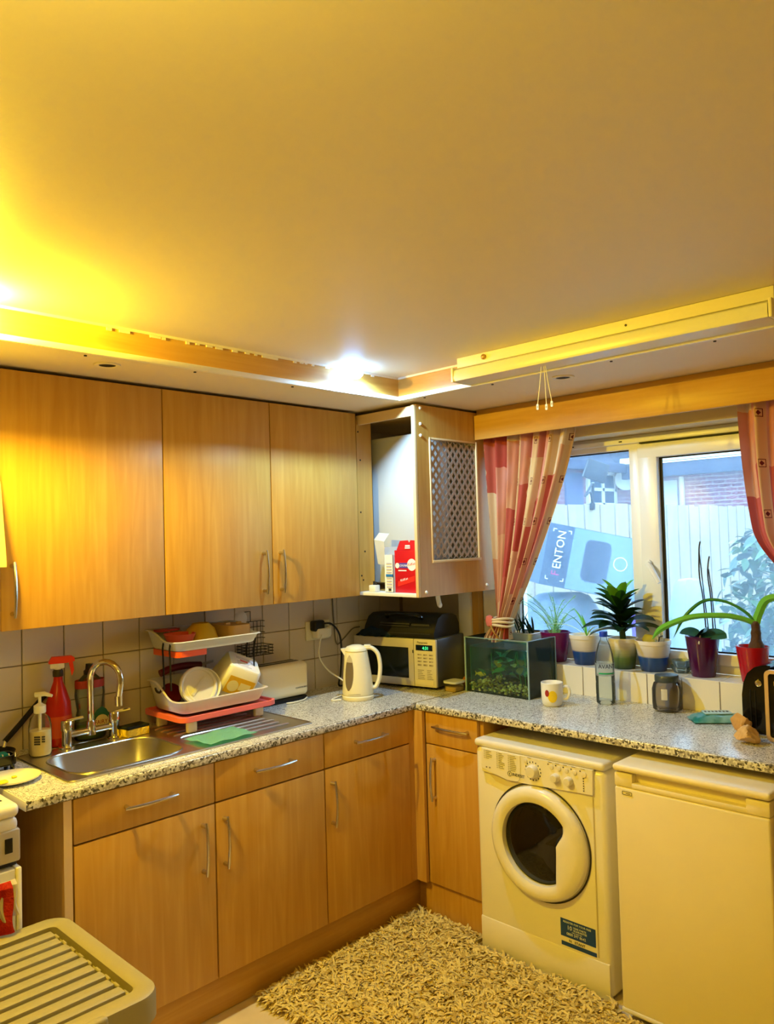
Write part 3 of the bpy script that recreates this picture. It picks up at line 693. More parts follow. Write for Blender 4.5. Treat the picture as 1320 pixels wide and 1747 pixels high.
obj('drawer_recess', MB().prism([(.02, -.004), (.06, -.034), (.105, -.042), (.165, -.034), (.185, -.016), (.12, -.016), (.05, -.002)], .0025, FACE_B(FXW+.001, -1.012, .707)), mat('cream_recess', (222, 208, 168), .5), wm)
XP = FXW-.0105
def knob(y, z, r, l=.022):
    M_ = Matrix.Translation((XP, y, z)) @ Matrix.Rotation(-PI/2, 4, 'Y')
    return obj('knob', MB().lathe([(r*1.05, 0), (r, l*.7), (r*.8, l*.95), (0, l)], n=24, M=M_), APPLG, wm)
knob(-1.25, .747, .0235); knob(-1.348, .742, .0155); knob(-1.402, .741, .0155)
for y, z, r in ((-1.33, .777, .0085), (-1.361, .777, .0085), (-1.392, .776, .0085), (-1.425, .775, .0085), (-1.461, .774, .011), (-1.218, .780, .008)):
    obj('button', MB().lathe([(r, 0), (r*.95, .003), (0, .0045)], n=16, M=Matrix.Translation((XP, y, z)) @ Matrix.Rotation(-PI/2, 4, 'Y')), APPLG, wm)
dk = MB()
for k in range(16):
    a = 2*PI*k/16; dk.box((XP-.001, -1.25+.033*math.cos(a)-.0016, .747+.033*math.sin(a)-.0025), (XP, -1.25+.033*math.cos(a)+.0016, .747+.033*math.sin(a)+.0025))
for k in range(6): dk.box((XP-.001, -1.4605, .758-k*.0085), (XP, -1.457, .7615-k*.0085))
for y, z in ((-1.316, .785), (-1.348, .785), (-1.379, .785), (-1.411, .784), (-1.447, .784)): dk.box((XP-.001, y-.002, z-.002), (XP, y+.002, z+.002))
obj('dial_mark', dk, INK, wm, stuff=True)
pm = MB()
for cx, n_ in ((-1.035, 5), (-1.095, 9), (-1.148, 9)):
    for k in range(n_):
        w_ = .014+R.random()*.016; pm.box((XP-.0033, cx-w_, .786-k*.0068), (XP-.0023, cx, .7875-k*.0068)); pm.box((XP-.0033, cx+.004, .786-k*.0068), (XP-.0023, cx+.008, .7875-k*.0068))
for y in (-1.035, -1.05): pm.box((XP-.0033, y-.006, .722), (XP-.0023, y, .727))
for y in (-1.322, -1.352, -1.384, -1.418, -1.455, -1.232): pm.box((XP-.001, y-.010, .7925), (XP, y+.006, .7938))
obj('programme_print', pm, mat('grey_print', (120, 112, 104), .6), dro)
obj('lettering', text_bm([T('INDESIT', .0155, FACE_B(XP-.003, -1.158, .714))]), INK, dro, smooth=0)
lg = MB(); ring_prism(lg, circ(0, 0, .0095, 20), circ(0, 0, .008, 20), .001, FACE_B(XP-.0022, -1.146, .719)); lg.prism([(-.0012, -.005), (.0012, -.005), (.0012, .004), (-.0012, .004)], .001, FACE_B(XP-.0022, -1.146, .719))
obj('round_emblem', lg, INK, dro)
# porthole
DC = (-1.262, .488)
def glass_r(a):
    dx, dz = math.cos(a), math.sin(a); r = .146
    def seg(p, q):
        ex, ez = q[0]-p[0], q[1]-p[1]; den = dx*ez-dz*ex
        if abs(den) < 1e-9: return None
        t_ = (p[0]*ez-p[1]*ex)/den; u_ = (p[0]*dz-p[1]*dx)/den
        return t_ if t_ > 0 and -1e-6 <= u_ <= 1+1e-6 else None
    for p, q in (((.115, .09), (.114, .060)), ((.114, .060), (.080, .012)), ((.080, .012), (.080, -.11)), ((.08, -.11), (.08, -.125))):
        t_ = seg(p, q)
        if t_: r = min(r, t_)
    return r
NA = 96
out = [(.203*math.cos(2*PI*k/NA), .203*math.sin(2*PI*k/NA)) for k in range(NA)]
inn = [(glass_r(2*PI*k/NA)*math.cos(2*PI*k/NA), glass_r(2*PI*k/NA)*math.sin(2*PI*k/NA)) for k in range(NA)]
do = MB(); ML = FACE_B(0, DC[0], DC[1])
rows = []
for f, x_ in ((0, FXW-.002), (.0, FXW-.016), (.08, FXW-.028), (.35, FXW-.036), (.78, FXW-.034), (.95, FXW-.028), (1, FXW-.008)):
    rows.append([(x_, DC[0]-lerp(a[0], b[0], f), DC[1]+lerp(a[1], b[1], f)) for a, b in zip(out, inn)])
do.grid(rows, closed=True)
dro2 = obj('door_ring', do, APPL, wm, smooth=50, label='raised white porthole ring with a hand grip notch')
PORT = mat('porthole_glass', (18, 17, 16), .06)
gl = MB(); rows = []
for s_, x_ in ((1.0, -.010), (.9, -.02), (.6, -.026), (.3, -.028), (.02, -.028)): rows.append([(FXW+x_+.004, DC[0]-b[0]*s_, DC[1]+b[1]*s_) for b in inn])
gl.grid(rows, closed=True); obj('porthole_glass', gl, PORT, dro2, smooth=60)
obj('door_gap', MB().lathe([(.207, 0), (.213, .0015), (.207, .003)], n=64, M=FACE_B(FXW-.0005, *DC)), INK, wm)
NAVY = mat('navy_sticker', (18, 62, 160), .4)
st = MB().prism([(0, 0), (.140, 0), (.140, .062), (0, .062)], .0008, FACE_B(FXW-.0002, -1.339, .180)).prism([(0, 0), (.140, 0), (.140, .014), (0, .014)], .0008, FACE_B(FXW-.0002, -1.341, .148))
so = obj('sticker', st, NAVY, wm, label='navy blue guarantee sticker')
sf = lambda y, z: FACE_B(FXW-.0011, y, z)
obj('lettering', text_bm([T('REGISTER FOR YOUR FREE', .0095, sf(-1.350, .2295)), T('10', .021, sf(-1.365, .208)), T('YEAR PARTS', .0095, sf(-1.390, .2165)), T('GUARANTEE', .0095, sf(-1.390, .2075)), T('CALL NOW ON', .0055, sf(-1.385, .2005)), T('0800 597 8642', .0135, sf(-1.363, .1885), xs=.95)]), WHITEINK, so, smooth=0)
obj('lettering', text_bm([T('N   STANT', .0125, sf(-1.372, .1655), xs=1.1)]), INK, so, smooth=0)
# ------------------------------------------------------------------ fridge
fg = thing('fridge', 'cream-white undercounter fridge under the right end of the worktop', 'fridge', (-.38, -1.845, 0))
FXF = -.70
obj('body', MB().box((-.655, -2.088, .035), (-.08, -1.601, .83), .006), FRIDGE, fg)
dd = MB().box((FXF, -2.090, .055), (-.657, -1.599, .779), .008, 3)
fd = obj('door', dd, FRIDGE, fg)
dt = MB().box((FXF, -1.664, .779), (-.657, -1.599, .824), .006).box((FXF, -2.090, .779), (-.657, -2.02, .824), .006).box((FXF, -2.03, .779), (-.657, -1.66, .797), .004).box((-.672, -2.03, .79), (-.657, -1.66, .824))
obj('handle_trim', dt, FRIDGE, fd, label='top door trim with a long recessed grip')
obj('top', MB().box((FXF-.006, -2.094, .829), (-.08, -1.595, .852), .010, 4), FRIDGE, fg)
obj('bottom_trim', MB().box((FXF-.003, -2.092, .043), (-.655, -1.597, .058), .005), APPLG, fg)
obj('foot', MB().cyl((-.62, -1.64, .012), (-.62, -1.64, .04), .018), BLACK, fg); obj('foot', MB().cyl((-.62, -2.05, .012), (-.62, -2.05, .04), .018), BLACK, fg)
q = MB(); ring_prism(q, rrect(0, 0, .034, .012, .002, 2), rrect(.0015, .0015, .0325, .0105, .001, 2), .001, FACE_B(FXF-.0002, -1.627, .755)); q.box((FXF-.001, -1.655, .759), (FXF, -1.640, .761))
obj('badge', q, mat('grey_badge', (120, 112, 98), .4, metal=.4), fd)

wm.location = wm.location+Vector((.035, .027, -.012)); fg.location = fg.location+Vector((.035, .022, -.012))
# ------------------------------------------------------------------ things on the left worktop
ZT = ZW+.0048      # top of the steel
Z0 = ZW+.0005
def lathe_obj(name, prof, m, c=(0, 0, 0), parent=None, n=28, **k): return obj(name, MB().lathe(prof, c, n), m, parent, **k)
sp = thing('soap_dispenser', 'clear pump bottle of cream hand soap left of the sink', 'soap bottle', (-1.972, -.148, ZT))
c = (-1.972, -.148, ZT)
lathe_obj('bottle', [(0, 0), (.033, 0), (.0365, .006), (.0365, .10), (.032, .125), (.018, .138), (.016, .145), (0, .145)], CLEAR, c, sp)
lathe_obj('soap', [(0, .003), (.032, .003), (.0345, .008), (.0345, .085), (0, .085)], mat('cream_soap', (246, 226, 160), .4), c, sp)
lathe_obj('collar', [(.019, .143), (.020, .146), (.020, .168), (.012, .172), (.007, .176), (0, .176)], WPLAS, c, sp)
obj('pump', MB().tube([(c[0], c[1], ZT+.02), (c[0], c[1], ZT+.205)], .0055, 8).tube([(c[0]-.012, c[1]+.008, ZT+.204), (c[0]+.012, c[1]-.012, ZT+.207), (c[0]+.03, c[1]-.03, ZT+.199)], [.009, .008, .005], 8), WPLAS, sp)
fm = Matrix.Translation(c) @ Matrix.Rotation(-.75, 4, 'Z')
lb = MB()
for k in range(4): lb.box((-.006, -.0372, .042+k*.008), (.014, -.0362, .047+k*.008), M=fm)
for k in range(3): lb.box((.018, -.034, .05+k*.008), (.028, -.030, .054+k*.008), M=fm)
obj('label_print', lb, INK, sp)
SPR = mat('red_spray_bottle', (196, 30, 14), .3)
sb = thing('spray_bottle', 'red cleaning spray bottle with a trigger head against the tiles', 'spray bottle', (-1.872, -.058, ZT))
c = (-1.872, -.060, ZT)
mb = MB().lathe([(0, 0), (.043, 0), (.046, .008), (.046, .10), (.043, .15), (.026, .20), (.0165, .225), (.015, .245), (0, .245)], c, 28, sx=1, sy=.82)
obj('bottle', mb, SPR, sb)
lathe_obj('collar', [(.017, .243), (.018, .246), (.018, .262), (.014, .268), (0, .268)], mat('dark_collar', (60, 50, 40), .4), c, sb, n=20)
M_ = Matrix.Translation((c[0], c[1], ZT)) @ Matrix.Rotation(-.35, 4, 'Z')
obj('trigger_head', MB().prism([(-.032, .296), (-.020, .314), (.045, .314), (.056, .306), (.056, .294), (.030, .290), (.022, .29), (-.03, .29)], .026, M_ @ Matrix(((1, 0, 0, 0), (0, 0, -1, .013), (0, 1, 0, 0), (0, 0, 0, 1)))).prism([(.036, .292), (.050, .292), (.054, .262), (.046, .240), (.042, .262)], .012, M_ @ Matrix(((1, 0, 0, 0), (0, 0, -1, .006), (0, 1, 0, 0), (0, 0, 0, 1)))), mat('red_trigger', (236, 62, 30), .35), sb)
obj('neck', MB().cyl((c[0], c[1], ZT+.262), (c[0], c[1], ZT+.295), .012, n=12).box((-.026, -.011, .272), (.022, .011, .291), .003, M=M_), WPLAS, sb)
obj('label', MB().lathe([(.0468, .03), (.0468, .105)], c, 28, sy=.82), mat('orange_label', (222, 86, 26), .4), sb)
fb_ = thing('washing_up_bottle', 'clear dish soap bottle with green label behind the tap', 'dish soap', (-1.752, -.052, ZT))
c = (-1.752, -.052, ZT)
DS = glassy('green_tinted_bottle', (240, 244, 226), .04, .08, (220, 224, 200))
obj('bottle', MB().lathe([(0, 0), (.056, 0), (.06, .008), (.058, .06), (.048, .105), (.056, .16), (.053, .20), (.034, .222), (.020, .235), (0, .235)], c, 30, sy=.66), DS, fb_)
obj('liquid', MB().lathe([(0, .003), (.054, .003), (.056, .008), (.055, .055), (0, .055)], c, 28, sy=.62), mat('green_soap', (96, 122, 40), .2), fb_)
obj('cap', MB().lathe([(.021, .233), (.021, .246), (.015, .252), (.013, .272), (0, .274)], c, 20), BLACK, fb_)
fl_ = lambda x, z: FACE_A(c[0]+x, c[1]-.0420, ZT+z)
GRN = mat('green_label', (34, 92, 52), .5)
obj('label', MB().prism([(-.026, .035), (.030, .035), (.034, .085), (.022, .105), (.006, .116), (-.014, .104), (-.028, .085)], .0008, FACE_A(c[0]+.020, c[1]-.0405, ZT)), GRN, fb_)
obj('label_panel', MB().prism(circ(.008, .060, .026, 24), .0008, FACE_A(c[0]+.017, c[1]-.0413, ZT)), mat('label_cream', (230, 214, 160), .5), fb_)
obj('label_band', MB().lathe([(.0545, .186), (.0545, .214)], c, 28, sy=.665), mat('red_label', (170, 50, 24), .45), fb_)
obj('lettering', text_bm([T('FAIRY', .022, FACE_A(c[0]-.003, c[1]-.0425, ZT+.052), xs=.88)]), mat('red_letter', (150, 30, 30), .5), fb_, smooth=0)
# frying pan leaning
fp = thing('frying_pan', 'black frying pan leaning on the tiles left of the sink', 'pan', (-2.10, -.06, ZW))
M_ = Matrix.Translation((-2.125, -.108, ZW+.004)) @ Matrix.Rotation(math.radians(180), 4, 'X')
obj('pan', MB().lathe([(0, 0), (.066, 0), (.080, .034), (.082, .034), (.069, -.003), (0, -.003)], n=36, M=M_ @ Matrix.Rotation(PI, 4, 'X')), mat('black_nonstick', (16, 15, 15), .5), fp)
hd = [(-2.055, -.055, ZW+.052), (-2.005, -.045, ZW+.094), (-1.955, -.036, ZW+.14), (-1.90, -.026, ZW+.188)]
obj('handle', MB().tube(spline(hd), .0095, 8), BLACK, fp)
obj('bracket', MB().tube([(-2.062, -.065, ZW+.034), (-2.052, -.055, ZW+.056)], .006, 8), STEEL, fp)
# tray with green scourer, plate
tr = thing('black_tray', 'small black draining tray at the left end of the worktop', 'tray', (-2.165, -.20, ZW))
mb = MB(); ring_prism(mb, rrect(-2.228, -.288, -2.095, -.208, .025), rrect(-2.220, -.280, -2.103, -.216, .02), .028, Matrix.Translation((0, 0, ZW+.03)))
mb.prism(rrect(-2.228, -.288, -2.095, -.208, .025), .004, Matrix.Translation((0, 0, ZW+.028)))
for x, y in ((-2.215, -.275), (-2.11, -.275), (-2.215, -.22), (-2.11, -.22)): mb.cyl((x, y, Z0), (x, y, ZW+.03), .007, n=8)
obj('tray', mb, BLACKG, tr)
wr_ = MB()
for k in range(7): wr_.tube([(-2.217+k*.019, -.284, ZW+.052), (-2.217+k*.019, -.284, ZW+.064), (-2.217+k*.019, -.277, ZW+.064)], .0018, 5)
obj('rim_wire', wr_, CHROME, tr)
tag(obj('green_scourer', MB().box((-2.212, -.276, ZW+.0345), (-2.115, -.222, ZW+.062), .006), mat('green_scourer', (10, 118, 76), .9, bump=(200, .6))), 'green scouring pad lying in the black tray', 'scourer')
pl = thing('plate', 'cream plate with food scraps by the cooker', 'plate', (-2.19, -.37, ZW))
lathe_obj('dish', [(0, .004), (.045, .004), (.080, .014), (.083, .016), (.080, .011), (.045, .0), (0, 0)], CREAM, (-2.147, -.37, Z0), pl, 40)
obj('food_scrap', MB().box((-2.20, -.40, ZW+.006), (-2.165, -.375, ZW+.014), .004).box((-2.14, -.36, ZW+.006), (-2.125, -.345, ZW+.011), .003), mat('lemon_scrap', (226, 208, 40), .5), pl)
ss = thing('sponge', 'yellow sponge with black scourer top at the sink edge', 'sponge', (-1.628, -.147, ZT), math.radians(8))
obj('foam', MB().box((-.047, -.030, 0), (.047, .030, .028), .004), mat('yellow_sponge', (230, 196, 60), .95, bump=(120, .8)), ss, local=True)
obj('scourer', MB().box((-.047, -.030, .0283), (.047, .030, .038), .003), mat('black_scourer', (24, 30, 24), .95, bump=(300, .6)), ss, local=True)
tag(obj('dish_cloth', MB().grid([[(lerp(lerp(-1.564, -1.349, u), lerp(-1.541, -1.334, u), v), lerp(lerp(-.386, -.361, u), lerp(-.526, -.516, u), v), ZT+.0062+.004*math.sin(7*u+3*v)**2+.002*math.sin(15*v)) for u in [i/14 for i in range(15)]] for v in [j/8 for j in range(9)]], solid=.003), mat('mint_cloth', (150, 222, 198), .95, bump=(260, .5))), 'mint green cloth folded flat on the drainer', 'cloth')

# ------------------------------------------------------------------ dish rack
dr_ = thing('dish_rack', 'two-tier white dish rack on a coral drip tray', 'dish rack', (-1.335, -.185, ZT))
def traybm(x0, x1, y0, y1, zb, zf, zbk, inset, th=.0028, rad=.035):
    """tray whose rim sweeps from low at the front to high at the back"""
    top = rrect(x0, y0, x1, y1, rad, 8); k = len(top); cx, cy = (x0+x1)/2, (y0+y1)/2
    # resample evenly
    P = [Vector((*p, 0)) for p in top]; seg = []; dense = []
    for i in range(k):
        a, b = P[i], P[(i+1) % k]; n = max(1, int((b-a).length/.012))
        for j in range(n): dense.append(a.lerp(b, j/n))
    rz = lambda y: lerp(zf, zbk, smooth((y-y0-.05)/((y1-y0)*.55)))
    sx, sy = 1-2*inset/(x1-x0), 1-2*inset/(y1-y0)
    rows = []
    lip = .007
    rows.append([(p.x+(lip if p.x > cx else -lip)*.0+(p.x-cx)*lip*2/(x1-x0), p.y+(p.y-cy)*lip*2/(y1-y0), rz(p.y)-.003) for p in dense])
    rows.append([(p.x, p.y, rz(p.y)) for p in dense])
    for t in (.35, .7, .93):
        q = t*1.0
        rows.append([(cx+(p.x-cx)*lerp(1, sx, q), cy+(p.y-cy)*lerp(1, sy, q), lerp(rz(p.y), zb, t)) for p in dense])
    rows.append([(cx+(p.x-cx)*sx*.97, cy+(p.y-cy)*sy*.97, zb) for p in dense])
    rows.append([(cx+(p.x-cx)*.02, cy+(p.y-cy)*.02, zb) for p in dense])
    return MB().grid(rows, closed=True, solid=th)
obj('lower_tray', traybm(-1.528, -1.125, -.312, -.055, .972, 1.024, 1.085, .022), WPLAS, dr_, label='white lower tray')
obj('upper_tray', traybm(-1.535, -1.14, -.292, -.062, 1.205, 1.243, 1.278, .018), WPLAS, dr_, label='white upper tray')
ins = MB().prism(rrect(-1.515, -.275, -1.38, -.08, .02), .022, Matrix.Translation((0, 0, 1.182)))
obj('drip_insert', ins, ORANGE, dr_, label='coral insert under the upper tray')
dt_ = MB().prism(rrect(-1.53, -.325, -1.108, -.048, .03), .012, Matrix.Translation((0, 0, .948))); ring_prism(dt_, rrect(-1.54, -.335, -1.098, -.042, .036), rrect(-1.53, -.325, -1.108, -.050, .03), .018, Matrix.Translation((0, 0, .952)))
obj('drip_tray', dt_, PINK, dr_, label='coral pink drip tray')
for x, y in ((-1.475, -.295), (-1.155, -.275), (-1.49, -.105), (-1.15, -.10)):
    obj('foot', MB().box((x-.022, y-.009, ZT+.0005), (x+.022, y+.009, .949), .007, 3), CREAM, dr_)
for x in (-1.528, -1.15):
    for y in (-.245, -.195):
        s = -1 if x < -1.3 else 1
        obj('wire_support', MB().tube(spline([(x, y, 1.235), (x+.006*s, y-.004, 1.21), (x+.002*s, y, 1.17), (x, y, 1.06)]), .0034, 7), BLACK, dr_, label='dark bent wire support')
obj('grip_hole', MB().tube([(-1.530+.006, -.145-.022*math.cos(a), 1.058-.016*math.sin(a)) for a in [PI*i/10 for i in range(11)]], .0045, 6), INK, dr_)
# crockery in the rack
ch = tag(obj('coral_dish', MB().lathe([(0, 0), (.045, 0), (.058, .03), (.060, .03), (.047, -.003), (0, -.003)], (-1.455, -.19, 1.2335), 28, sy=1.1), ORANGE), 'coral plastic dish at the left of the upper tray', 'dish')
tag(obj('coral_saucer', MB().prism(rrect(-1.51, -.13, -1.41, -.075, .02), .008, Matrix.Translation((0, .0, 1.268)) @ Matrix.Rotation(-.0, 4, 'X')), mat('deep_coral', (190, 58, 30), .4)), 'dark coral saucer behind the coral dish in the upper tray', 'saucer')
YB = mat('mustard_plastic', (216, 176, 40), .45); BB = mat('beige_plastic', (206, 170, 104), .5)
tag(obj('yellow_bowl', MB().lathe([(.068, 0), (.072, 0), (.072, .012), (.067, .018), (.055, .055), (.035, .074), (.033, .078), (.030, .078), (.028, .072), (0, .072)], (-1.345, -.165, 1.214), 32), YB), 'mustard yellow bowl upside down in the upper tray', 'bowl')
tag(obj('beige_container', MB().prism(rrect(-1.265, -.255, -1.16, -.09, .025), .062, Matrix.Translation((0, 0, 1.2135))).box((-1.25, -.20, 1.276), (-1.23, -.19, 1.284)).box((-1.195, -.20, 1.276), (-1.175, -.19, 1.284)), BB), 'beige plastic container upside down in the upper tray', 'container')
# leaning white lid
M_ = Matrix.Translation((-1.385, -.205, 1.052)) @ Matrix.Rotation(math.radians(-10), 4, 'Z') @ Matrix.Rotation(math.radians(72), 4, 'X')
ld = thing('round_lid', 'round white plastic tub lid standing in the lower tray', 'lid', (-1.40, -.19, .975))
FROST = mat('frosted_plastic', (226, 222, 212), .3)
obj('disc', MB().lathe([(0, 0), (.062, 0), (.064, .004), (.070, .006), (.075, .004), (.076, -.010), (.073, -.010), (.072, 0), (.06, -.003), (0, -.003)], n=44, M=M_), FROST, ld)
obj('moulded_bar', MB().box((-.045, -.007, .001), (.045, .007, .0035), .001, M=M_ @ Matrix.Rotation(.8, 4, 'Z')), FROST, ld)
tag(obj('clear_bowl', MB().lathe([(0, 0), (.05, 0), (.066, .045), (.070, .05), (.0665, .05), (.048, .003), (0, .003)], n=36, M=Matrix.Translation((-1.355, -.165, 1.035)) @ Matrix.Rotation(math.radians(-12), 4, 'Z') @ Matrix.Rotation(math.radians(70), 4, 'X')), WPLAS), 'white bowl standing behind the round lid', 'bowl')
# margarine tub
mt = thing('margarine_tub', 'white square food tub tipped on its side in the rack', 'tub', (-1.21, -.19, 1.0))
MT = Matrix.Translation((-1.205, -.195, 1.062)) @ Matrix.Rotation(math.radians(-14), 4, 'Z') @ Matrix.Rotation(math.radians(24), 4, 'Y') @ Matrix.Rotation(math.radians(28), 4, 'X')
rows = []
for z, s_ in ((.072, .52), (.072, .92), (.066, 1.0), (.0, 1.12), (-.052, 1.22), (-.055, 1.30), (-.062, 1.30), (-.062, 1.2)):
    rows.append([tuple(MT @ Vector((x*s_, y*s_, z))) for x, y in rrect(-.072, -.058, .072, .058, .022, 5)])
m = MB().grid(rows, closed=True); m.bm.verts.ensure_lookup_table(); n_ = 24
m.bm.faces.new(m.bm.verts[:n_])
obj('tub', m, WPLAS, mt)
obj('base_label', MB().prism([(-.045, -.04), (.045, -.04), (.045, .04), (-.045, .04)], .0006, MT @ Matrix.Translation((0, 0, .0722))), mat('white_label', (244, 238, 244), .5), mt)
lt = MB()
for k in range(7):
    if k != 4: lt.box((-.036, -.034+k*.0095, .0729), (.034-R.random()*.02, -.031+k*.0095, .0735), M=MT)
obj('small_print', lt, GREYP, mt)
obj('red_print', MB().box((-.02, .0, .0729), (.014, .008, .0736), .0, M=MT), mat('pink_print', (220, 60, 90), .5), mt)
obj('side_label', MB().prism([(-.052, -.044), (.066, -.044), (.062, .03), (-.05, .03)], .0008, MT @ Matrix(((1, 0, 0, 0), (0, .12, -1, -.0668), (0, 1, .12, .004), (0, 0, 0, 1)))), mat('yellow_label', (226, 180, 40), .5), mt)
obj('side_print', MB().prism(circ(-.022, -.01, .024, 20), .0006, MT @ Matrix(((1, 0, 0, 0), (0, .12, -1, -.0678), (0, 1, .12, .004), (0, 0, 0, 1)))).prism([(.004, -.02), (.05, -.02), (.05, .012), (.004, .012)], .0006, MT @ Matrix(((1, 0, 0, 0), (0, .12, -1, -.0678), (0, 1, .12, .004), (0, 0, 0, 1)))), CREAM, mt)
MAR = mat('maroon_enamel', (96, 16, 20), .3)
pn_ = thing('maroon_pan', 'small maroon saucepan standing in the back of the rack', 'pan', (-1.42, -.10, 1.0))
obj('pan_body', MB().lathe([(0, 0), (.04, 0), (.044, .04), (.046, .04), (.042, -.003), (0, -.003)], n=32, M=Matrix.Translation((-1.46, -.135, 1.03)) @ Matrix.Rotation(math.radians(50), 4, 'X') @ Matrix.Rotation(PI, 4, 'X')), MAR, pn_)
obj('handle', MB().tube(spline([(-1.49, -.10, 1.105), (-1.44, -.10, 1.118), (-1.37, -.10, 1.120), (-1.31, -.10, 1.114)]), .0145, 10), MAR, pn_)
obj('handle_tip', MB().tube([(-1.31, -.10, 1.114), (-1.25, -.10, 1.122)], [.007, .005], 8), STEEL, pn_)
# wire basket on a suction pad
wb_ = thing('wire_basket', 'black wire cutlery basket hung on the tiles', 'basket', (-1.01, -.05, 1.11))
for k, z in enumerate((1.115, 1.128, 1.141, 1.154)):
    obj('wire', MB().tube([(-1.075, -.10, z), (-.94, -.10, z), (-.94, -.018, z), (-1.075, -.018, z), (-1.075, -.10, z)], .002, 6), BLACK, wb_)
for z in (1.18, 1.205, 1.23, 1.255): obj('wire', MB().tube([(-1.02, -.018, z), (-.94, -.018, z), (-.94, -.04, z)], .0018, 6), BLACK, wb_)
for x in (-1.07, -1.05, -1.03, -1.01, -.985, -.965, -.945): obj('wire', MB().tube([(x, -.10, 1.154), (x, -.10, 1.115), (x, -.018, 1.115), (x, -.018, 1.255 if x > -1.03 else 1.16)], .0016, 6), BLACK, wb_)
obj('hook', MB().tube([(-1.0, -.018, 1.255), (-1.0, -.018, 1.30), (-1.03, -.018, 1.30)], .002, 6), BLACK, wb_)
obj('suction_pad', MB().lathe([(0, .006), (.02, .005), (.033, .0)], n=28, M=Matrix.Translation((-1.045, -.010, 1.272)) @ Matrix.Rotation(PI/2, 4, 'X')), FROST, wb_)
# ------------------------------------------------------------------ toaster, kettle, socket
to = thing('toaster', 'cream two-slot toaster against the tiled wall', 'toaster', (-.93, -.09, Z0))
obj('base', MB().box((-1.052, -.150, Z0), (-.792, -.030, ZW+.02), .008), BLACK, to)
obj('shell', MB().box((-1.058, -.156, ZW+.0205), (-.786, -.024, ZW+.170), .022, 4), CREAM, to)
obj('slot', MB().box((-1.035, -.118, ZW+.165), (-.812, -.096, ZW+.1715), .002).box((-1.035, -.082, ZW+.165), (-.812, -.06, ZW+.1715), .002), BLACK, to)
obj('lettering', text_bm([T('COOKWORKS', .010, FACE_A(-.865, -.1567, ZW+.055))]), INK, to, smooth=0)
obj('lever', MB().box((-1.066, -.102, ZW+.11), (-1.058, -.075, ZW+.125), .002), BLACK, to)
obj('power_cord', MB().tube(spline([(-.80, -.155, ZW+.008), (-.84, -.176, ZW+.005), (-.90, -.182, ZW+.005), (-.93, -.172, ZW+.005)]), .0035, 6), WPLAS, to)
kt = thing('kettle', 'cream jug kettle with a water window and open handle', 'kettle', (-.655, -.335, Z0), math.radians(-45))
obj('base', MB().lathe([(0, 0), (.068, 0), (.071, .004), (.071, .016), (.066, .020), (0, .020)], n=36), CREAM, kt, local=True)
rows = []
for z, r, dx in ((.0212, .060, 0), (.0215, .0675, 0), (.03, .0695, 0), (.10, .064, -.001), (.17, .056, -.003), (.205, .052, -.005), (.222, .049, -.005), (.232, .040, -.005), (.238, .022, -.004), (.239, .001, -.004)):
    rows.append([(r*math.cos(2*PI*j/36)+dx, r*.98*math.sin(2*PI*j/36), z) for j in range(36)])
obj('jug', MB().grid(rows, closed=True), CREAM, kt, local=True, smooth=60)
obj('spout', MB().prism([(-.048, .18), (-.072, .222), (-.040, .226)], .036, Matrix(((1, 0, 0, 0), (0, 0, -1, .018), (0, 1, 0, 0), (0, 0, 0, 1)))), CREAM, kt, local=True)
obj('lid_seam', MB().lathe([(.0505, .212), (.0518, .2135), (.0505, .215)], (-.005, 0, 0), 36), mat('cream_seam', (190, 176, 130), .5), kt, local=True)
obj('lid_button', MB().box((.030, -.014, .226), (.062, .014, .238), .005), CREAM, kt, local=True)
hp = [(.035, 0, .224), (.066, 0, .222), (.092, 0, .196), (.101, 0, .145), (.096, 0, .09), (.080, 0, .052), (.060, 0, .048)]
h = MB(); pp = spline(hp); rows = []
for i, p in enumerate(pp):
    d = (pp[min(i+1, len(pp)-1)]-pp[max(i-1, 0)]).normalized(); nn = Vector((d.z, 0, -d.x))
    rows.append([tuple(p+nn*.0095*math.cos(2*PI*j/10)+Vector((0, .015*math.sin(2*PI*j/10), 0))) for j in range(10)])
h.grid(rows, closed=True); h.bm.verts.ensure_lookup_table(); h.bm.faces.new(h.bm.verts[:10][::-1]); h.bm.faces.new(h.bm.verts[-10:])
obj('handle', h, CREAM, kt, local=True, smooth=60)
# water window on the camera side
a0 = math.radians(-124); ww = []
for t_ in [i/10 for i in range(11)]:
    z = lerp(.045, .198, t_); k = math.sqrt(max(.02, 1-(2*t_-1)**2)); r = lerp(.0688, .0536, (z-.03)/.17)
    ww.append([((r+.0012)*math.cos(a0+a)-.002, (r+.0012)*.98*math.sin(a0+a), z) for a in [(-.36+.72*j/8)*k for j in range(9)]])
obj('water_window', MB().grid(ww), mat('smoky_window', (120, 104, 78), .12), kt, local=True)
wt = [[tuple(Vector(p)*1.0+Vector((math.cos(a0)*.0006, math.sin(a0)*.0006, 0))) for p in row] for row in ww[8:]]
obj('window_top', MB().grid(wt), mat('pale_smoke', (198, 188, 164), .2), kt, local=True)
obj('lettering', text_bm([T('COOKWORKS', .008, Matrix.Rotation(0, 4, 'Z') @ FACE_A(-.04, -.0712, .028))]), mat('grey_letter', (150, 140, 110), .6), kt, local=True, smooth=0)
sk_ = thing('wall_socket', 'double wall socket with plugs on the tiles behind the kettle', 'socket', (-.607, -.01, 1.13))
obj('plate', MB().box((-.683, -.018, 1.132), (-.535, -.0095, 1.222), .004), CREAM, sk_)
obj('plug', MB().box((-.665, -.062, 1.176), (-.598, -.0185, 1.228), .012, 3), BLACK, sk_, label='black mains plug')
obj('plug_adaptor', MB().box((-.652, -.066, 1.142), (-.566, -.0185, 1.190), .008, 3), WPLAS, sk_, label='white mains adaptor')
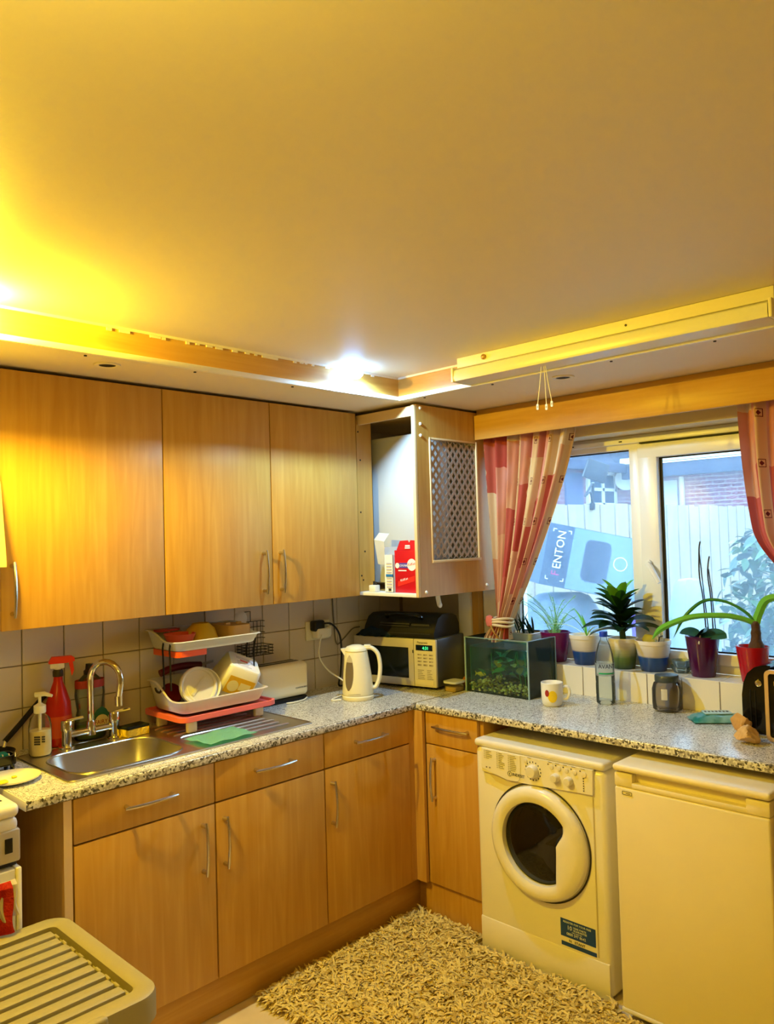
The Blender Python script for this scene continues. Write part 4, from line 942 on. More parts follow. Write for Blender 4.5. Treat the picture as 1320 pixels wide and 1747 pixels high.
obj('plug', MB().box((-.564, -.045, 1.148), (-.545, -.0185, 1.195), .006), WPLAS, sk_, label='white mains plug')
tag(obj('black_power_cord', MB().tube(spline([(-.62, -.060, 1.212), (-.57, -.072, 1.205), (-.515, -.065, 1.15), (-.50, -.06, 1.06), (-.51, -.06, .96), (-.52, -.06, ZW+.006), (-.44, -.05, ZW+.005)]), .0048, 7), BLACK), 'black cord running from the black plug behind the kettle', 'cord')
tag(obj('white_power_cord', MB().tube(spline([(-.63, -.069, 1.16), (-.655, -.08, 1.12), (-.665, -.09, 1.06), (-.64, -.12, 1.0), (-.60, -.17, .955), (-.59, -.21, .92), (-.62, -.235, ZW+.006), (-.68, -.245, ZW+.005), (-.75, -.27, ZW+.005), (-.765, -.29, ZW+.005), (-.735, -.31, ZW+.005)]), .0036, 7), WPLAS), 'white kettle cord looping down from the wall socket', 'cord')
tag(obj('grey_cable', MB().tube(spline([(-.51, -.014, 1.34), (-.505, -.014, 1.22), (-.49, -.014, 1.10), (-.44, -.014, 1.12), (-.38, -.013, 1.16), (-.33, -.013, 1.165)]), .0035, 6), mat('grey_cable', (120, 112, 100), .6)), 'grey cable clipped to the tiles above the microwave', 'cord')
# ------------------------------------------------------------------ microwave corner
rzm = math.atan2(-.46, .085)
mw = thing('microwave', 'silver and cream microwave oven in the worktop corner', 'microwave', (-.322, -.513, ZW+.0005), rzm)
# local: x from -W (left) to 0 (right), front at y=0, depth +y
MWW, MWD, MH = .468, .285, .235
obj('body', MB().box((-MWW, .012, .013), (0, MWD, MH), .006), mat('grey_blue_metal', (92, 96, 104), .4, metal=.3), mw, local=True)
MWF = mat('warm_silver', (206, 198, 182), .35, metal=.35)
md = obj('door', MB().box((-MWW, -.004, .014), (-.122, .0115, MH-.001), .003), MWF, mw, local=True)
obj('door_window', MB().prism([(-MWW+.045, .05), (-.150, .05), (-.150, .192), (-MWW+.045, .192)], .002, Matrix(((1, 0, 0, 0), (0, 0, -1, -.0035), (0, 1, 0, 0), (0, 0, 0, 1)))), mat('dark_door_glass', (14, 20, 24), .1), md, local=True)
cp = obj('control_panel', MB().box((-.1205, -.004, .014), (-.001, .0115, MH-.001), .003), mat('cream_silver', (222, 214, 194), .4), mw, local=True)
lf = lambda x, z: Matrix(((1, 0, 0, x), (0, 0, -1, -.0047), (0, 1, 0, z), (0, 0, 0, 1)))
obj('display', MB().prism([(-.108, .182), (-.018, .182), (-.018, .208), (-.108, .208)], .001, lf(0, 0)), mat('display_black', (8, 20, 40), .1), cp, local=True)
obj('display_digits', text_bm([T('4:31', .020, Matrix(((1, 0, 0, -.072), (0, 0, -1, -.0060), (0, 1, 0, .187), (0, 0, 0, 1))))]), mat('green_digits', (60, 255, 140), .5, emit=((70, 255, 150), 1.6)), cp, local=True, smooth=0)
obj('lettering', text_bm([T('Panasonic', .0145, lf(-.100, .214))]), INK, cp, local=True, smooth=0)
bt = MB()
for r_ in range(4):
    for c_ in range(3):
        x = -.100+c_*.031; z = .166-r_*.0155; bt.box((x, -.0055, z-(.007 if r_ < 3 else .009)), (x+.022, -.004, z), .001, 1)
obj('button_row', bt, mat('grey_button', (186, 176, 160), .5), cp, local=True)
bt = MB()
for r_ in range(4):
    for c_ in range(3):
        x = -.098+c_*.031; z = .1645-r_*.0155; bt.box((x, -.0062, z-.004), (x+.004+.010*R.random(), -.0055, z-.001))
for k in range(6): bt.box((-.10, -.0052, .09-k*.008), (-.10+.02+R.random()*.02, -.0045, .092-k*.008)); bt.box((-.05, -.0052, .09-k*.008), (-.05+.015+R.random()*.02, -.0045, .092-k*.008))
obj('button_print', bt, mat('dim_print', (120, 106, 96), .6), cp, local=True)
obj('door_button', MB().box((-.108, -.0062, .022), (-.016, -.004, .045), .002), mat('cream_button', (226, 216, 190), .4), cp, local=True)
obj('latch_mark', MB().box((-.1275, -.0052, .168), (-.1225, -.0038, .182)), INK, md, local=True)
for x in (-MWW+.04, -.04):
    for y in (.05, MWD-.04): obj('foot', MB().cyl((x, y, 0), (x, y, .014), .012, n=12), BLACK, mw, local=True)
# black appliance on top
ba = thing('sandwich_toaster', 'black plastic appliance with a carry handle on top of the microwave', 'appliance', (-.322, -.513, ZW+.2358), rzm)
prof = [(.02, 0), (.25, 0), (.262, .012), (.258, .05), (.235, .088), (.19, .104), (.10, .106), (.06, .09), (.03, .05), (.016, .02)]
obj('case', MB().prism(prof, .40, Matrix(((0, 0, 1, -.42), (1, 0, 0, 0), (0, 1, 0, 0), (0, 0, 0, 1)))), mat('satin_black', (18, 18, 20), .38), ba, local=True, smooth=50)
obj('seam', MB().box((-.41, .015, .018), (-.04, .022, .022)), mat('dark_grey_plastic', (52, 52, 56), .35), ba, local=True)
obj('handle', MB().tube(spline([(-.30, .05, .09), (-.28, .022, .105), (-.20, .016, .108), (-.12, .022, .105), (-.10, .05, .09)]), .009, 8), BLACKG, ba, local=True)
obj('vent_slat', MB().box((-.33, .028, .060), (-.16, .045, .066)).box((-.33, .024, .05), (-.16, .04, .055)).box((-.15, .028, .055), (-.05, .042, .064)), mat('dark_grey_trim', (58, 56, 52), .4), ba, local=True)
bl = MB().grid([[(lerp(-.455, -.24, u)+.01*math.sin(9*v), lerp(-.004, .018, v), .002+(.05*math.sin(PI*min(1, u*1.1))**.6*v)*(1-.4*u)+.004*math.sin(20*u+7*v)) for u in [i/20 for i in range(21)]] for v in [j/6 for j in range(7)]], solid=.002)
bl.bm.transform(Matrix.LocRotScale(Vector((-.322, -.513, ZW+.2362)), Matrix.Rotation(rzm, 3, 'Z'), Vector((1, 1, 1))))
tag(obj('blue_bag', bl, mat('blue_polythene', (30, 52, 86), .25)), 'dark blue plastic bag crumpled on the microwave front edge', 'bag')
ft = thing('food_tub', 'small clear tub with a white lid by the fish tank', 'tub', (-.262, -.557, Z0))
obj('tub', MB().prism(rrect(-.30, -.598, -.222, -.530, .015), .036, Matrix.Translation((0, 0, Z0))), CLEAR, ft)
obj('contents', MB().prism(rrect(-.297, -.595, -.225, -.533, .013), .018, Matrix.Translation((0, 0, Z0+.001))), mat('grain_food', (196, 164, 92), .9, bump=(200, .8)), ft)
obj('lid', MB().prism(rrect(-.304, -.602, -.218, -.526, .017), .009, Matrix.Translation((0, 0, ZW+.037))), mat('milky_lid', (220, 222, 220), .3), ft)
tag(obj('onion', MB().lathe([(0, 0), (.018, .003), (.03, .018), (.031, .03), (.02, .047), (.006, .054), (.003, .062), (0, .062)], (-.16, -.565, Z0), 20), mat('brown_onion', (166, 98, 40), .5, var=(20, (190, 124, 56)))), 'brown onion in the gap between microwave and fish tank', 'onion')
# ------------------------------------------------------------------ aquarium
aq = thing('fish_tank', 'small glass fish tank with plants and gravel', 'fish tank', (-.125, -.785, Z0))
AX0, AX1, AY0, AY1, AZ1 = -.236, -.020, -.957, -.612, 1.146
gt = .005
for a, b in (((AX0, AY0, Z0), (AX0+gt, AY1, AZ1)), ((AX1-gt, AY0, Z0), (AX1, AY1, AZ1)), ((AX0+gt, AY0, Z0), (AX1-gt, AY0+gt, AZ1)), ((AX0+gt, AY1-gt, Z0), (AX1-gt, AY1, AZ1))): obj('glass_panel', MB().box(a, b), TANKG, aq)
obj('glass_base', MB().box((AX0+gt, AY0+gt, Z0), (AX1-gt, AY1-gt, Z0+.006)), TANKG, aq)
SEALM = mat('pale_glass_edge', (150, 180, 190), .2)
for x, y in ((AX0, AY0), (AX0, AY1), (AX1, AY0), (AX1, AY1)): obj('corner_seal', MB().box((x-.0015 if x == AX0 else x-.004, y-.0015 if y == AY0 else y-.004, Z0), (x+.004 if x == AX0 else x+.0015, y+.004 if y == AY0 else y+.0015, AZ1)), SEALM, aq)
sl = MB().box((AX0, AY0, AZ1-.003), (AX0+gt, AY1, AZ1+.0005)).box((AX0, AY0, AZ1-.003), (AX1, AY0+gt, AZ1+.0005))
obj('rim_seal', sl, SEALM, aq)
WATER = glassy('tank_water', (214, 238, 228), .02, .015, (60, 140, 120), 1.15)
WZ = 1.103
obj('water', MB().box((AX0+gt+.001, AY0+gt+.001, Z0+.012), (AX1-gt-.001, AY1-gt-.001, WZ)), WATER, aq)
obj('backing', MB().box((AX1-gt-.004, AY0+gt, Z0+.01), (AX1-gt-.001, AY1-gt, WZ+.004)).box((AX0+.03, AY1-gt-.004, Z0+.01), (AX1-gt-.004, AY1-gt-.001, WZ)), mat('tank_darkening_green', (46, 120, 104), .7), aq)  # added green sheets standing in for the tank's dark interior
GRV = [mat('gravel_%s' % n, c, .6) for n, c in (('cream', (250, 238, 190)), ('olive', (186, 166, 96)), ('brown', (120, 84, 50)))]
gv = MB(); t = bmesh.new(); bmesh.ops.create_icosphere(t, subdivisions=1, radius=1); tm2 = bpy.data.meshes.new('t'); t.to_mesh(tm2); t.free()
for i in range(520):
    front = R.random()
    x = AX0+.013+(R.random()**1.6)*.185; y = R.uniform(AY0+.014, AY1-.014); s_ = R.uniform(.005, .009)
    hmax = .030+.012*math.sin(7*y)+.03*(x-AX0)/.2
    t = bmesh.new(); t.from_mesh(tm2)
    t.transform(Matrix.LocRotScale(Vector((x, y, Z0+.008+R.random()*hmax)), Matrix.Rotation(R.uniform(0, 6), 3, 'Z'), Vector((s_, s_*R.uniform(.7, 1.2), s_*.75))))
    k = R.choice((0, 0, 1, 1, 2))
    for f in t.faces: f.material_index = k
    gv.merge(t)
obj('gravel', gv, GRV, aq, stuff=True)
obj('rock', MB().lathe([(0, 0), (.06, .0), (.07, .02), (.05, .045), (.02, .058), (0, .06)], (-.10, -.80, Z0+.014), 12, sx=.9, sy=1.5), mat('dark_bogwood', (18, 16, 14), .9, bump=(30, .8)), aq)
PLM = [mat('tank_leaf_dark', (30, 92, 54), .4), mat('tank_leaf', (64, 160, 98), .4), mat('tank_leaf_pale', (160, 184, 120), .5), mat('tank_leaf_yellow', (226, 206, 40), .4)]
tl = [leafbm(.085, .036, curl=.9), leafbm(.07, .042, curl=.7)]
tsrc = {}
for i in range(46):
    if i < 34: x, y, z = R.uniform(AX0+.05, AX1-.06), R.uniform(AY0+.05, AY1-.06), R.uniform(Z0+.045, WZ-.055)
    else: x, y, z = R.uniform(AX0+.03, AX0+.06), R.uniform(AY0+.09, AY1-.07), R.uniform(Z0+.07, WZ-.06)
    k = R.choice((0, 0, 0, 1, 1, 2)) if i != 5 else 3
    if k not in tsrc:
        tsrc[k] = obj('leaf', leafbm(.075, .04, curl=.9), PLM[k], aq, local=True); o = tsrc[k]
    else: o = link_copy(tsrc[k], 'leaf', aq)
    o.location = Vector((x, y, z))-aq.location; s_ = R.uniform(.6, 1.0)
    o.rotation_euler = (R.uniform(-.7, .7), R.uniform(-1.2, .1), R.uniform(0, 6.28)); o.scale = (s_,)*3
for i in range(9):
    x, y = R.uniform(AX0+.06, AX1-.05), R.uniform(AY0+.05, AY1-.05)
    obj('stem', MB().tube(spline([(x, y, Z0+.02), (x+R.uniform(-.01, .01), y+.01, Z0+.09), (x+R.uniform(-.02, .02), y+R.uniform(-.02, .02), WZ-.03)], 4), .0018, 5), PLM[1], aq)
def fishbm():
    return MB().lathe([(0, -.022), (.004, -.018), (.0085, -.004), (.007, .01), (.002, .02), (0, .021)], n=12, sx=.5, M=Matrix.Rotation(PI/2, 4, 'X')).prism([(0, 0), (.012, .009), (.009, 0), (.012, -.009)], .0012, Matrix(((0, 0, 1, -.0006), (1, 0, 0, .017), (0, 1, 0, 0), (0, 0, 0, 1))))
def fish(name, loc, s, m, label, rz=0):
    b = fishbm(); b.bm.transform(Matrix.LocRotScale(Vector(loc), Matrix.Rotation(rz, 3, 'Z'), Vector((s,)*3))); return tag(obj(name, b, m), label, 'fish')
fish('yellow_fish', (AX0+.030, -.680, Z0+.079), 1.25, mat('yellow_fish', (240, 206, 20), .3), 'yellow fish swimming low in the tank')
fish('orange_fish', (-.13, AY0+.022, Z0+.070), 1.0, mat('orange_fish', (232, 110, 50), .3), 'orange fish near the right end of the tank', 1.2)
# ------------------------------------------------------------------ things on the window worktop
mg = thing('mug', 'white mug with a yellow print in front of the fish tank', 'mug', (-.262, -1.088, Z0), math.radians(-45))
mc = Matrix.LocRotScale(Vector((-.262, -1.088, Z0)), Matrix.Rotation(math.radians(-45), 3, 'Z'), Vector((1, 1, 1)))
obj('cup', MB().lathe([(0, 0), (.034, 0), (.041, .008), (.0435, .03), (.045, .094), (.0435, .096), (.042, .094), (.040, .03), (.036, .008), (0, .006)], n=36), WHITEG, mg, local=True)
obj('handle', MB().tube(spline([(.038, -.012, .076), (.060, -.020, .078), (.068, -.022, .055), (.058, -.019, .030), (.038, -.012, .024)]), .006, 8), WHITEG, mg, local=True)
def wrap(a0, a1, z0, z1, r, fn=None, n=14): return MB().grid([[(r*math.cos(lerp(a0, a1, i/n)), r*math.sin(lerp(a0, a1, i/n)), z) for i in range(n+1)] for z in (z0, (z0+z1)/2, z1)])
def blob(ac, zc, ra, rz_, r):
    return MB().grid([[(r*math.cos(ac+ra*s_*math.cos(q)), r*math.sin(ac+ra*s_*math.cos(q)), zc+rz_*s_*math.sin(q)) for q in [2*PI*j/20 for j in range(20)]] for s_ in (.02, .35, .7, 1)], closed=True)
obj('yellow_print', blob(-1.75, .043, .42, .024, .0458), mat('yellow_print', (240, 206, 20), .4), mg, local=True)
obj('red_print', blob(-2.25, .056, .2, .014, .0459), mat('red_brown_print', (160, 40, 30), .4), mg, local=True)
wbt = thing('water_bottle', 'clear plastic water bottle with a blue cap', 'bottle', (-.105, -1.245, Z0))
c = (-.105, -1.245, Z0)
obj('bottle', MB().lathe([(0, .004), (.03, .0), (.037, .006), (.038, .03), (.0365, .036), (.038, .042), (.038, .085), (.0365, .09), (.038, .096), (.0385, .17), (.035, .205), (.024, .245), (.0135, .265), (.0125, .28), (0, .28)], c, 32), CLEAR, wbt)
obj('water', MB().lathe([(0, .006), (.034, .006), (.0365, .012), (.0365, .118), (0, .118)], c, 28), glassy('water', (244, 250, 252), .02, .04, (200, 220, 236)), wbt)
obj('cap', MB().lathe([(.0165, .276), (.0165, .294), (.0155, .297), (0, .297)], c, 24), mat('blue_cap', (20, 62, 200), .35), wbt)
fwb = math.atan2(-.72, -.70)
obj('sleeve_label', MB().lathe([(.0386, .118), (.0388, .17)], c, 30), glassy('thin_label', (244, 248, 250), .2, .35, (226, 234, 238), 1.1), wbt)
obj('label_band', wrap(fwb-.95, fwb+.95, Z0*0+.128, .133, .0388).bm and (lambda b: (b.bm.transform(Matrix.Translation(c)), b)[1])(wrap(fwb-.95, fwb+.95, .126, .132, .0390)), mat('green_band', (30, 170, 110), .4), wbt)
lbm = text_bm([T('AVANT', .024, Matrix.Identity(4), 'CENTER', .95)])
for v_ in lbm.bm.verts:
    a = fwb+v_.co.x/.039; rr = .0392+v_.co.z; z = .150+v_.co.y; v_.co = Vector((c[0]+rr*math.cos(a), c[1]+rr*math.sin(a), c[2]+z))
obj('lettering', lbm, mat('navy_letter', (10, 18, 40), .6), wbt, smooth=0)
jr = thing('glass_jar', 'empty smoky glass jar with a dark lid below the sill', 'jar', (-.072, -1.495, Z0))
c = (-.072, -1.495, Z0)
obj('glass', MB().lathe([(0, .003), (.045, 0), (.055, .008), (.057, .03), (.057, .085), (.050, .108), (.042, .114), (.041, .12), (.040, .114), (.047, .106), (.053, .085), (.053, .03), (.045, .008), (0, .008)], c, 36), TINT, jr)
obj('lid', MB().lathe([(.044, .114), (.0455, .116), (.0455, .136), (.043, .140), (.03, .138), (0, .138)], c, 32), mat('grey_lid', (62, 72, 74), .35), jr)
obj('pale_label', wrap(fwb-.75, fwb-.35, .055, .09, .0576).bm and (lambda b: (b.bm.transform(Matrix.Translation(c)), b)[1])(wrap(fwb-.75, fwb-.35, .05, .092, .0577)), mat('clear_label', (206, 204, 200), .4), jr)
wp = thing('wipes_pack', 'flat teal plastic pack below the window sill', 'packet', (-.125, -1.71, Z0), math.radians(-52))
rows = []
for v in [j/8 for j in range(9)]:
    rows.append([(lerp(-.095, .095, u), lerp(-.055, .055, v), .004+.026*(math.sin(PI*u)**.35)*(math.sin(PI*v)**.35)+.003*math.sin(17*u+6*v)*math.sin(PI*v)) for u in [i/18 for i in range(19)]])
b_ = MB().grid(rows); b2 = [[(x, y, .001) for x, y, z in r] for r in rows]; b_.grid(b2)
obj('pack', b_, mat('teal_foil', (30, 124, 128), .28, var=(16, (150, 200, 206))), wp, local=True)
obj('flap', MB().box((-.05, -.028, .0275), (.05, .028, .033), .003), mat('pale_blue_flap', (166, 208, 220), .3), wp, local=True)
ls_ = MB()
for k in range(7): ls_.box((-.045+k*.013, -.006, .0332), (-.038+k*.013, .010, .0338))
obj('printed_word', ls_, INK, wp, local=True)
def crumple(name, c, sx, sy, sz, m, label, seed, rz=0):
    r = random.Random(seed); t = bmesh.new(); bmesh.ops.create_icosphere(t, subdivisions=4, radius=1)
    dirs = [(rv(r), r.uniform(.5, .98)) for _ in range(44)]
    for v in t.verts:
        k = min([h/max(.15, v.co.normalized().dot(d)) for d, h in dirs if v.co.normalized().dot(d) > .15]+[1.15]); v.co *= min(1.15, k)*(1+.05*math.sin(9*v.co.x+5*v.co.z)*math.sin(11*v.co.y+4*v.co.x))
    lo = min(v.co.z for v in t.verts)
    t.transform(Matrix.LocRotScale(Vector(c)+Vector((0, 0, -lo*sz)), Matrix.Rotation(rz, 3, 'Z'), Vector((sx, sy, sz))))
    return tag(obj(name, MB().merge(t), m, smooth=22), label, 'paper bag')
PAPER = mat('brown_paper', (206, 166, 112), .8, var=(14, (226, 192, 142)))
crumple('paper_bag', (-.375, -1.905, Z0), .055, .052, .038, PAPER, 'crumpled brown paper bag nearest the worktop edge', 11, .4)
crumple('paper_bag', (-.285, -1.855, Z0), .045, .04, .052, mat('dark_brown_paper', (190, 142, 84), .8, var=(14, (214, 172, 112))), 'crumpled brown paper bag against the black coffee machine', 12, .9)
cm = thing('coffee_machine', 'glossy black rounded coffee machine on the window worktop', 'coffee machine', (-.14, -1.90, Z0))
pr_ = [(0, 0), (.098, 0), (.098, .238), (.075, .238), (.045, .228), (.02, .205), (.006, .17), (0, .13)]
obj('body', MB().prism(pr_, .20, Matrix(((0, 0, 1, -.232), (-1, 0, 0, -1.842), (0, 1, 0, Z0), (0, 0, 0, 1)))), BLACKG, cm, smooth=50)
obj('button', MB().lathe([(.012, 0), (.011, .005), (0, .007)], n=16, M=Matrix.Translation((-.232, -1.900, Z0+.175)) @ Matrix.Rotation(-PI/2, 4, 'Y')), CHROME, cm)
obj('ridge', MB().box((-.2345, -1.872, Z0+.02), (-.232, -1.869, Z0+.15)).box((-.2345, -1.888, Z0+.02), (-.232, -1.885, Z0+.15)), BLACK, cm)
ov = thing('mini_oven', 'black glass appliance with a tan front frame at the worktop end', 'oven', (-.17, -2.15, Z0))
obj('body', MB().box((-.300, -2.33, Z0), (-.03, -1.952, Z0+.228), .01), BLACKG, ov)
fo = MB(); ring_prism(fo, rrect(0, 0, .38, .236, .018, 5), rrect(.012, .012, .368, .224, .010, 5), .014, FACE_B(-.30, -1.946, Z0+.001))
obj('front_frame', fo, mat('tan_frame', (206, 170, 116), .4), ov)
obj('front_glass', MB().box((-.309, -2.31, Z0+.015), (-.301, -1.958, Z0+.224)), BLACKG, ov)
obj('amber_strip', MB().box((-.311, -2.31, Z0+.186), (-.3091, -1.975, Z0+.20)), mat('amber_strip', (196, 150, 36), .4), ov)
# ------------------------------------------------------------------ pelmet and curtains
pe = thing('pelmet', 'long maple pelmet board above the window', 'pelmet', (-.1, -1.5, 2.05))
obj('front_board', MB().box((-.186, -2.5, 2.05), (-.170, -.668, 2.163), .002), WOODY, pe)
obj('backing_board', MB().box((-.165, -2.5, 2.10), (-.150, -.668, 2.189)), WOODY, pe)
obj('top_board', MB().box((-.170, -2.5, 2.150), (-.004, -.668, 2.163)), WOODY, pe)
def fabric():
    m = bpy.data.materials.new('patched_curtain_fabric'); t, b = nt(m); N = t.nodes; L = t.links
    uv = N.new('ShaderNodeUVMap'); uv.uv_map = 'UVMap'
    def math_(op, a, b_=None):
        n = N.new('ShaderNodeMath'); n.operation = op
        for i, q in enumerate((a, b_)):
            if q is None: continue
            if isinstance(q, (int, float)): n.inputs[i].default_value = q
            else: L.new(q, n.inputs[i])
        return n.outputs[0]
    sp = N.new('ShaderNodeSeparateXYZ'); L.new(uv.outputs[0], sp.inputs[0]); U, V = sp.outputs[0], sp.outputs[1]
    nz = N.new('ShaderNodeTexNoise'); nz.inputs['Scale'].default_value = 9; L.new(uv.outputs[0], nz.inputs['Vector'])
    wob = math_('MULTIPLY', math_('SUBTRACT', nz.outputs['Fac'], .5), .05)
    U2 = math_('ADD', U, wob); V2 = math_('ADD', V, wob)
    cu = math_('FLOOR', math_('MULTIPLY', U2, 6.0)); cv = math_('FLOOR', math_('ADD', math_('MULTIPLY', V2, 2.9), math_('MULTIPLY', cu, .37)))
    cb = N.new('ShaderNodeCombineXYZ'); L.new(cu, cb.inputs[0]); L.new(cv, cb.inputs[1])
    wn = N.new('ShaderNodeTexWhiteNoise'); wn.noise_dimensions = '2D'; L.new(cb.outputs[0], wn.inputs['Vector'])
    fade = N.new('ShaderNodeTexNoise'); fade.inputs['Scale'].default_value = 3; L.new(uv.outputs[0], fade.inputs['Vector'])
    f2 = math_('ADD', wn.outputs['Value'], math_('MULTIPLY', math_('SUBTRACT', fade.outputs['Fac'], .5), .5))
    r = ramp(t, [(.0, (226, 194, 150)), (.36, (232, 202, 158)), (.46, (224, 172, 124)), (.58, (214, 138, 100)), (.68, (226, 160, 142)), (.82, (202, 104, 82)), (1, (188, 80, 66))])
    L.new(f2, r.inputs[0])
    # small square motifs down the cream stripes
    su = math_('FRACT', math_('MULTIPLY', U, 4.5)); sv = math_('FRACT', math_('MULTIPLY', V, 5.0))
    du = math_('ABSOLUTE', math_('SUBTRACT', su, .5)); dv_ = math_('ABSOLUTE', math_('SUBTRACT', sv, .5))
    du = math_('MULTIPLY', du, .222); dv_ = math_('MULTIPLY', dv_, .2)
    mx = math_('MAXIMUM', du, dv_)
    frame = math_('MULTIPLY', math_('LESS_THAN', mx, .0165), math_('GREATER_THAN', mx, .0135)); core = math_('LESS_THAN', math_('ADD', du, dv_), .0105)
    mo = math_('MAXIMUM', frame, core)
    mix = N.new('ShaderNodeMix'); mix.data_type = 'RGBA'; L.new(mo, mix.inputs[0]); L.new(r.outputs[0], mix.inputs[6]); mix.inputs[7].default_value = (*lin(110, 44, 44), 1)
    stripe = math_('LESS_THAN', du, .028)
    mix0 = N.new('ShaderNodeMix'); mix0.data_type = 'RGBA'; L.new(math_('MULTIPLY', stripe, .85), mix0.inputs[0]); L.new(r.outputs[0], mix0.inputs[6]); mix0.inputs[7].default_value = (*lin(226, 186, 128), 1)
    L.new(mix0.outputs[2], mix.inputs[6])
    df = N.new('ShaderNodeBsdfDiffuse'); tl = N.new('ShaderNodeBsdfTranslucent'); ms = N.new('ShaderNodeMixShader'); ms.inputs[0].default_value = .3
    L.new(mix.outputs[2], df.inputs[0]); L.new(mix.outputs[2], tl.inputs[0]); L.new(df.outputs[0], ms.inputs[1]); L.new(tl.outputs[0], ms.inputs[2])
    N.remove(b); L.new(ms.outputs[0], N['Material Output'].inputs['Surface'])
    return m
FAB = fabric()
def curtain(name, label, yl, yr, xb, ztop, ztie, folds, seed, n=120, m=56, u0=0.):
    """yl(t), yr(t): the two edges from the top (t=0) to the tie (t=1)"""
    r = random.Random(seed); ph = r.uniform(0, 6); rows = []
    amp = lambda t: lerp(.030, .018, t)
    for i in range(m+1):
        t = i/m; a, b = yl(t), yr(t); row = []
        for j in range(n+1):
            u = j/n
            w = u+.012*math.sin(2*PI*u*3+ph)*(1-t)
            f = math.sin(2*PI*folds*w+ph)+.35*math.sin(2*PI*folds*2.1*w+1.3+2*t)
            bundle = t**4*.022*math.cos(PI*(u-.5)*1.6)
            row.append((xb-amp(t)*f*(.9 if t > .02 else .7)-bundle, lerp(a, b, w if 0 < j < n else u), lerp(ztop, ztie, t)))
        rows.append(row)
    g_ = MB().grid(rows, uv=lambda i, j: (u0+j/n*1.25, i/m*1.0))
    return g_, rows
cl = thing('curtain', 'red and cream patched curtain tied back at the left of the window', 'curtain', (-.085, -.80, 1.13), group='patched window curtains')
yl = lambda t: lerp(-.671, -.694, smooth(t))-.006*math.sin(PI*t)
yr = lambda t: lerp(-1.135, -.772, t**1.35)
g_, rows = curtain('cloth', '', yl, yr, -.095, 2.115, 1.215, 6.5, 4)
obj('cloth', g_, FAB, cl, smooth=180)
# gathered tail under the tie
tail = []
for i in range(9):
    t = i/8; tail.append([(-.100-.024*math.sin(2*PI*7*u+.5)*(.6+.8*t)-.018*math.cos(PI*(u-.5)), lerp(lerp(-.690, -.640, smooth(t)), lerp(-.770, -.772, t), u), lerp(1.215, 1.122, t)+.008*math.sin(9*u)*t) for u in [j/60 for j in range(61)]])
obj('tail', MB().grid(tail, uv=lambda i, j: (j/60*1.25, 1+i/8*.16)), FAB, cl, smooth=180)
TIE = mat('cream_tie_cord', (222, 196, 150), .8)
for k, z in enumerate((1.222, 1.208, 1.192)):
    pts = [(-.100+.050*math.cos(a), -.732+.045*math.sin(a), z+.004*math.sin(a*2+k)) for a in [2*PI*q/20 for q in range(21)]]
    obj('tie_cord', MB().tube(pts, .0065, 7), TIE, cl)
TIE2 = mat('mustard_tie_band', (206, 158, 62), .8); TIE3 = mat('coral_tie_bow', (214, 110, 92), .8)
obj('tie_band', MB().grid([[(-.150, -.692, 1.198), (-.152, -.706, 1.190)], [(-.158, -.715, 1.165), (-.16, -.731, 1.160)], [(-.152, -.742, 1.135), (-.154, -.757, 1.130)]], solid=.004), TIE2, cl)
obj('tie_bow', MB().lathe([(0, -.03), (.016, -.022), (.022, 0), (.018, .02), (0, .028)], (-.135, -.682, 1.212), 16, sx=.6), TIE3, cl)
cr = thing('curtain', 'red and cream patched curtain drawn back at the right of the window', 'curtain', (-.085, -2.05, 1.13), group='patched window curtains')
yl2 = lambda t: -1.822-.115*(t**2.1)-.20*smooth((t-.55)/.45)
yr2 = lambda t: lerp(-2.36, -2.20, t)
g_, rows = curtain('cloth', '', yl2, yr2, -.095, 2.115, 1.20, 7, 9, u0=.37)
obj('cloth', g_, FAB, cr, smooth=180)
# ------------------------------------------------------------------ plants on the sill
ZSL = 1.022
def blade(mb, base, az, el, L, w, droop, fold=.25, n=8, twist=0., power=.7, tilt=0.):
    """arching leaf blade starting at base"""
    p = Vector(base); d = Vector((math.cos(az), math.sin(az), 0)); side = Vector((-math.sin(az), math.cos(az), 0)); rows = []; e = el
    for i in range(n+1):
        t = i/n; ww = w*.5*(math.sin(PI*(.06+.94*t))**power if t < 1 else .02)*(1 if t > .15 else .6+.4*t/.15)
        up = Vector((0, 0, 1))*math.cos(e)-d*math.sin(e)
        s_ = side*math.cos(twist*t+tilt)+up*math.sin(twist*t+tilt)
        rows.append([p+s_*ww+up*ww*fold, p.copy(), p-s_*ww+up*ww*fold])
        p = p+(d*math.cos(e)+Vector((0, 0, 1))*math.sin(e))*(L/n); e -= droop/n
    return mb.grid(rows)
def pot(parent, c, r0, r1, h, m, rim=True, bands=None):
    prof = [(0, 0), (r0*.96, 0), (r0, .004), (lerp(r0, r1, .95), h*.95), (r1, h*.96 if rim else h*.98), (r1, h), (r1-.004, h), (lerp(r0, r1, .9)-.006, h-.012), (0, h-.014)]
    if rim: prof[3:5] = [(lerp(r0, r1, .86), h*.86), (r1*.995, h*.87)]
    return obj('pot', MB().lathe(prof, c, 40), m, parent)
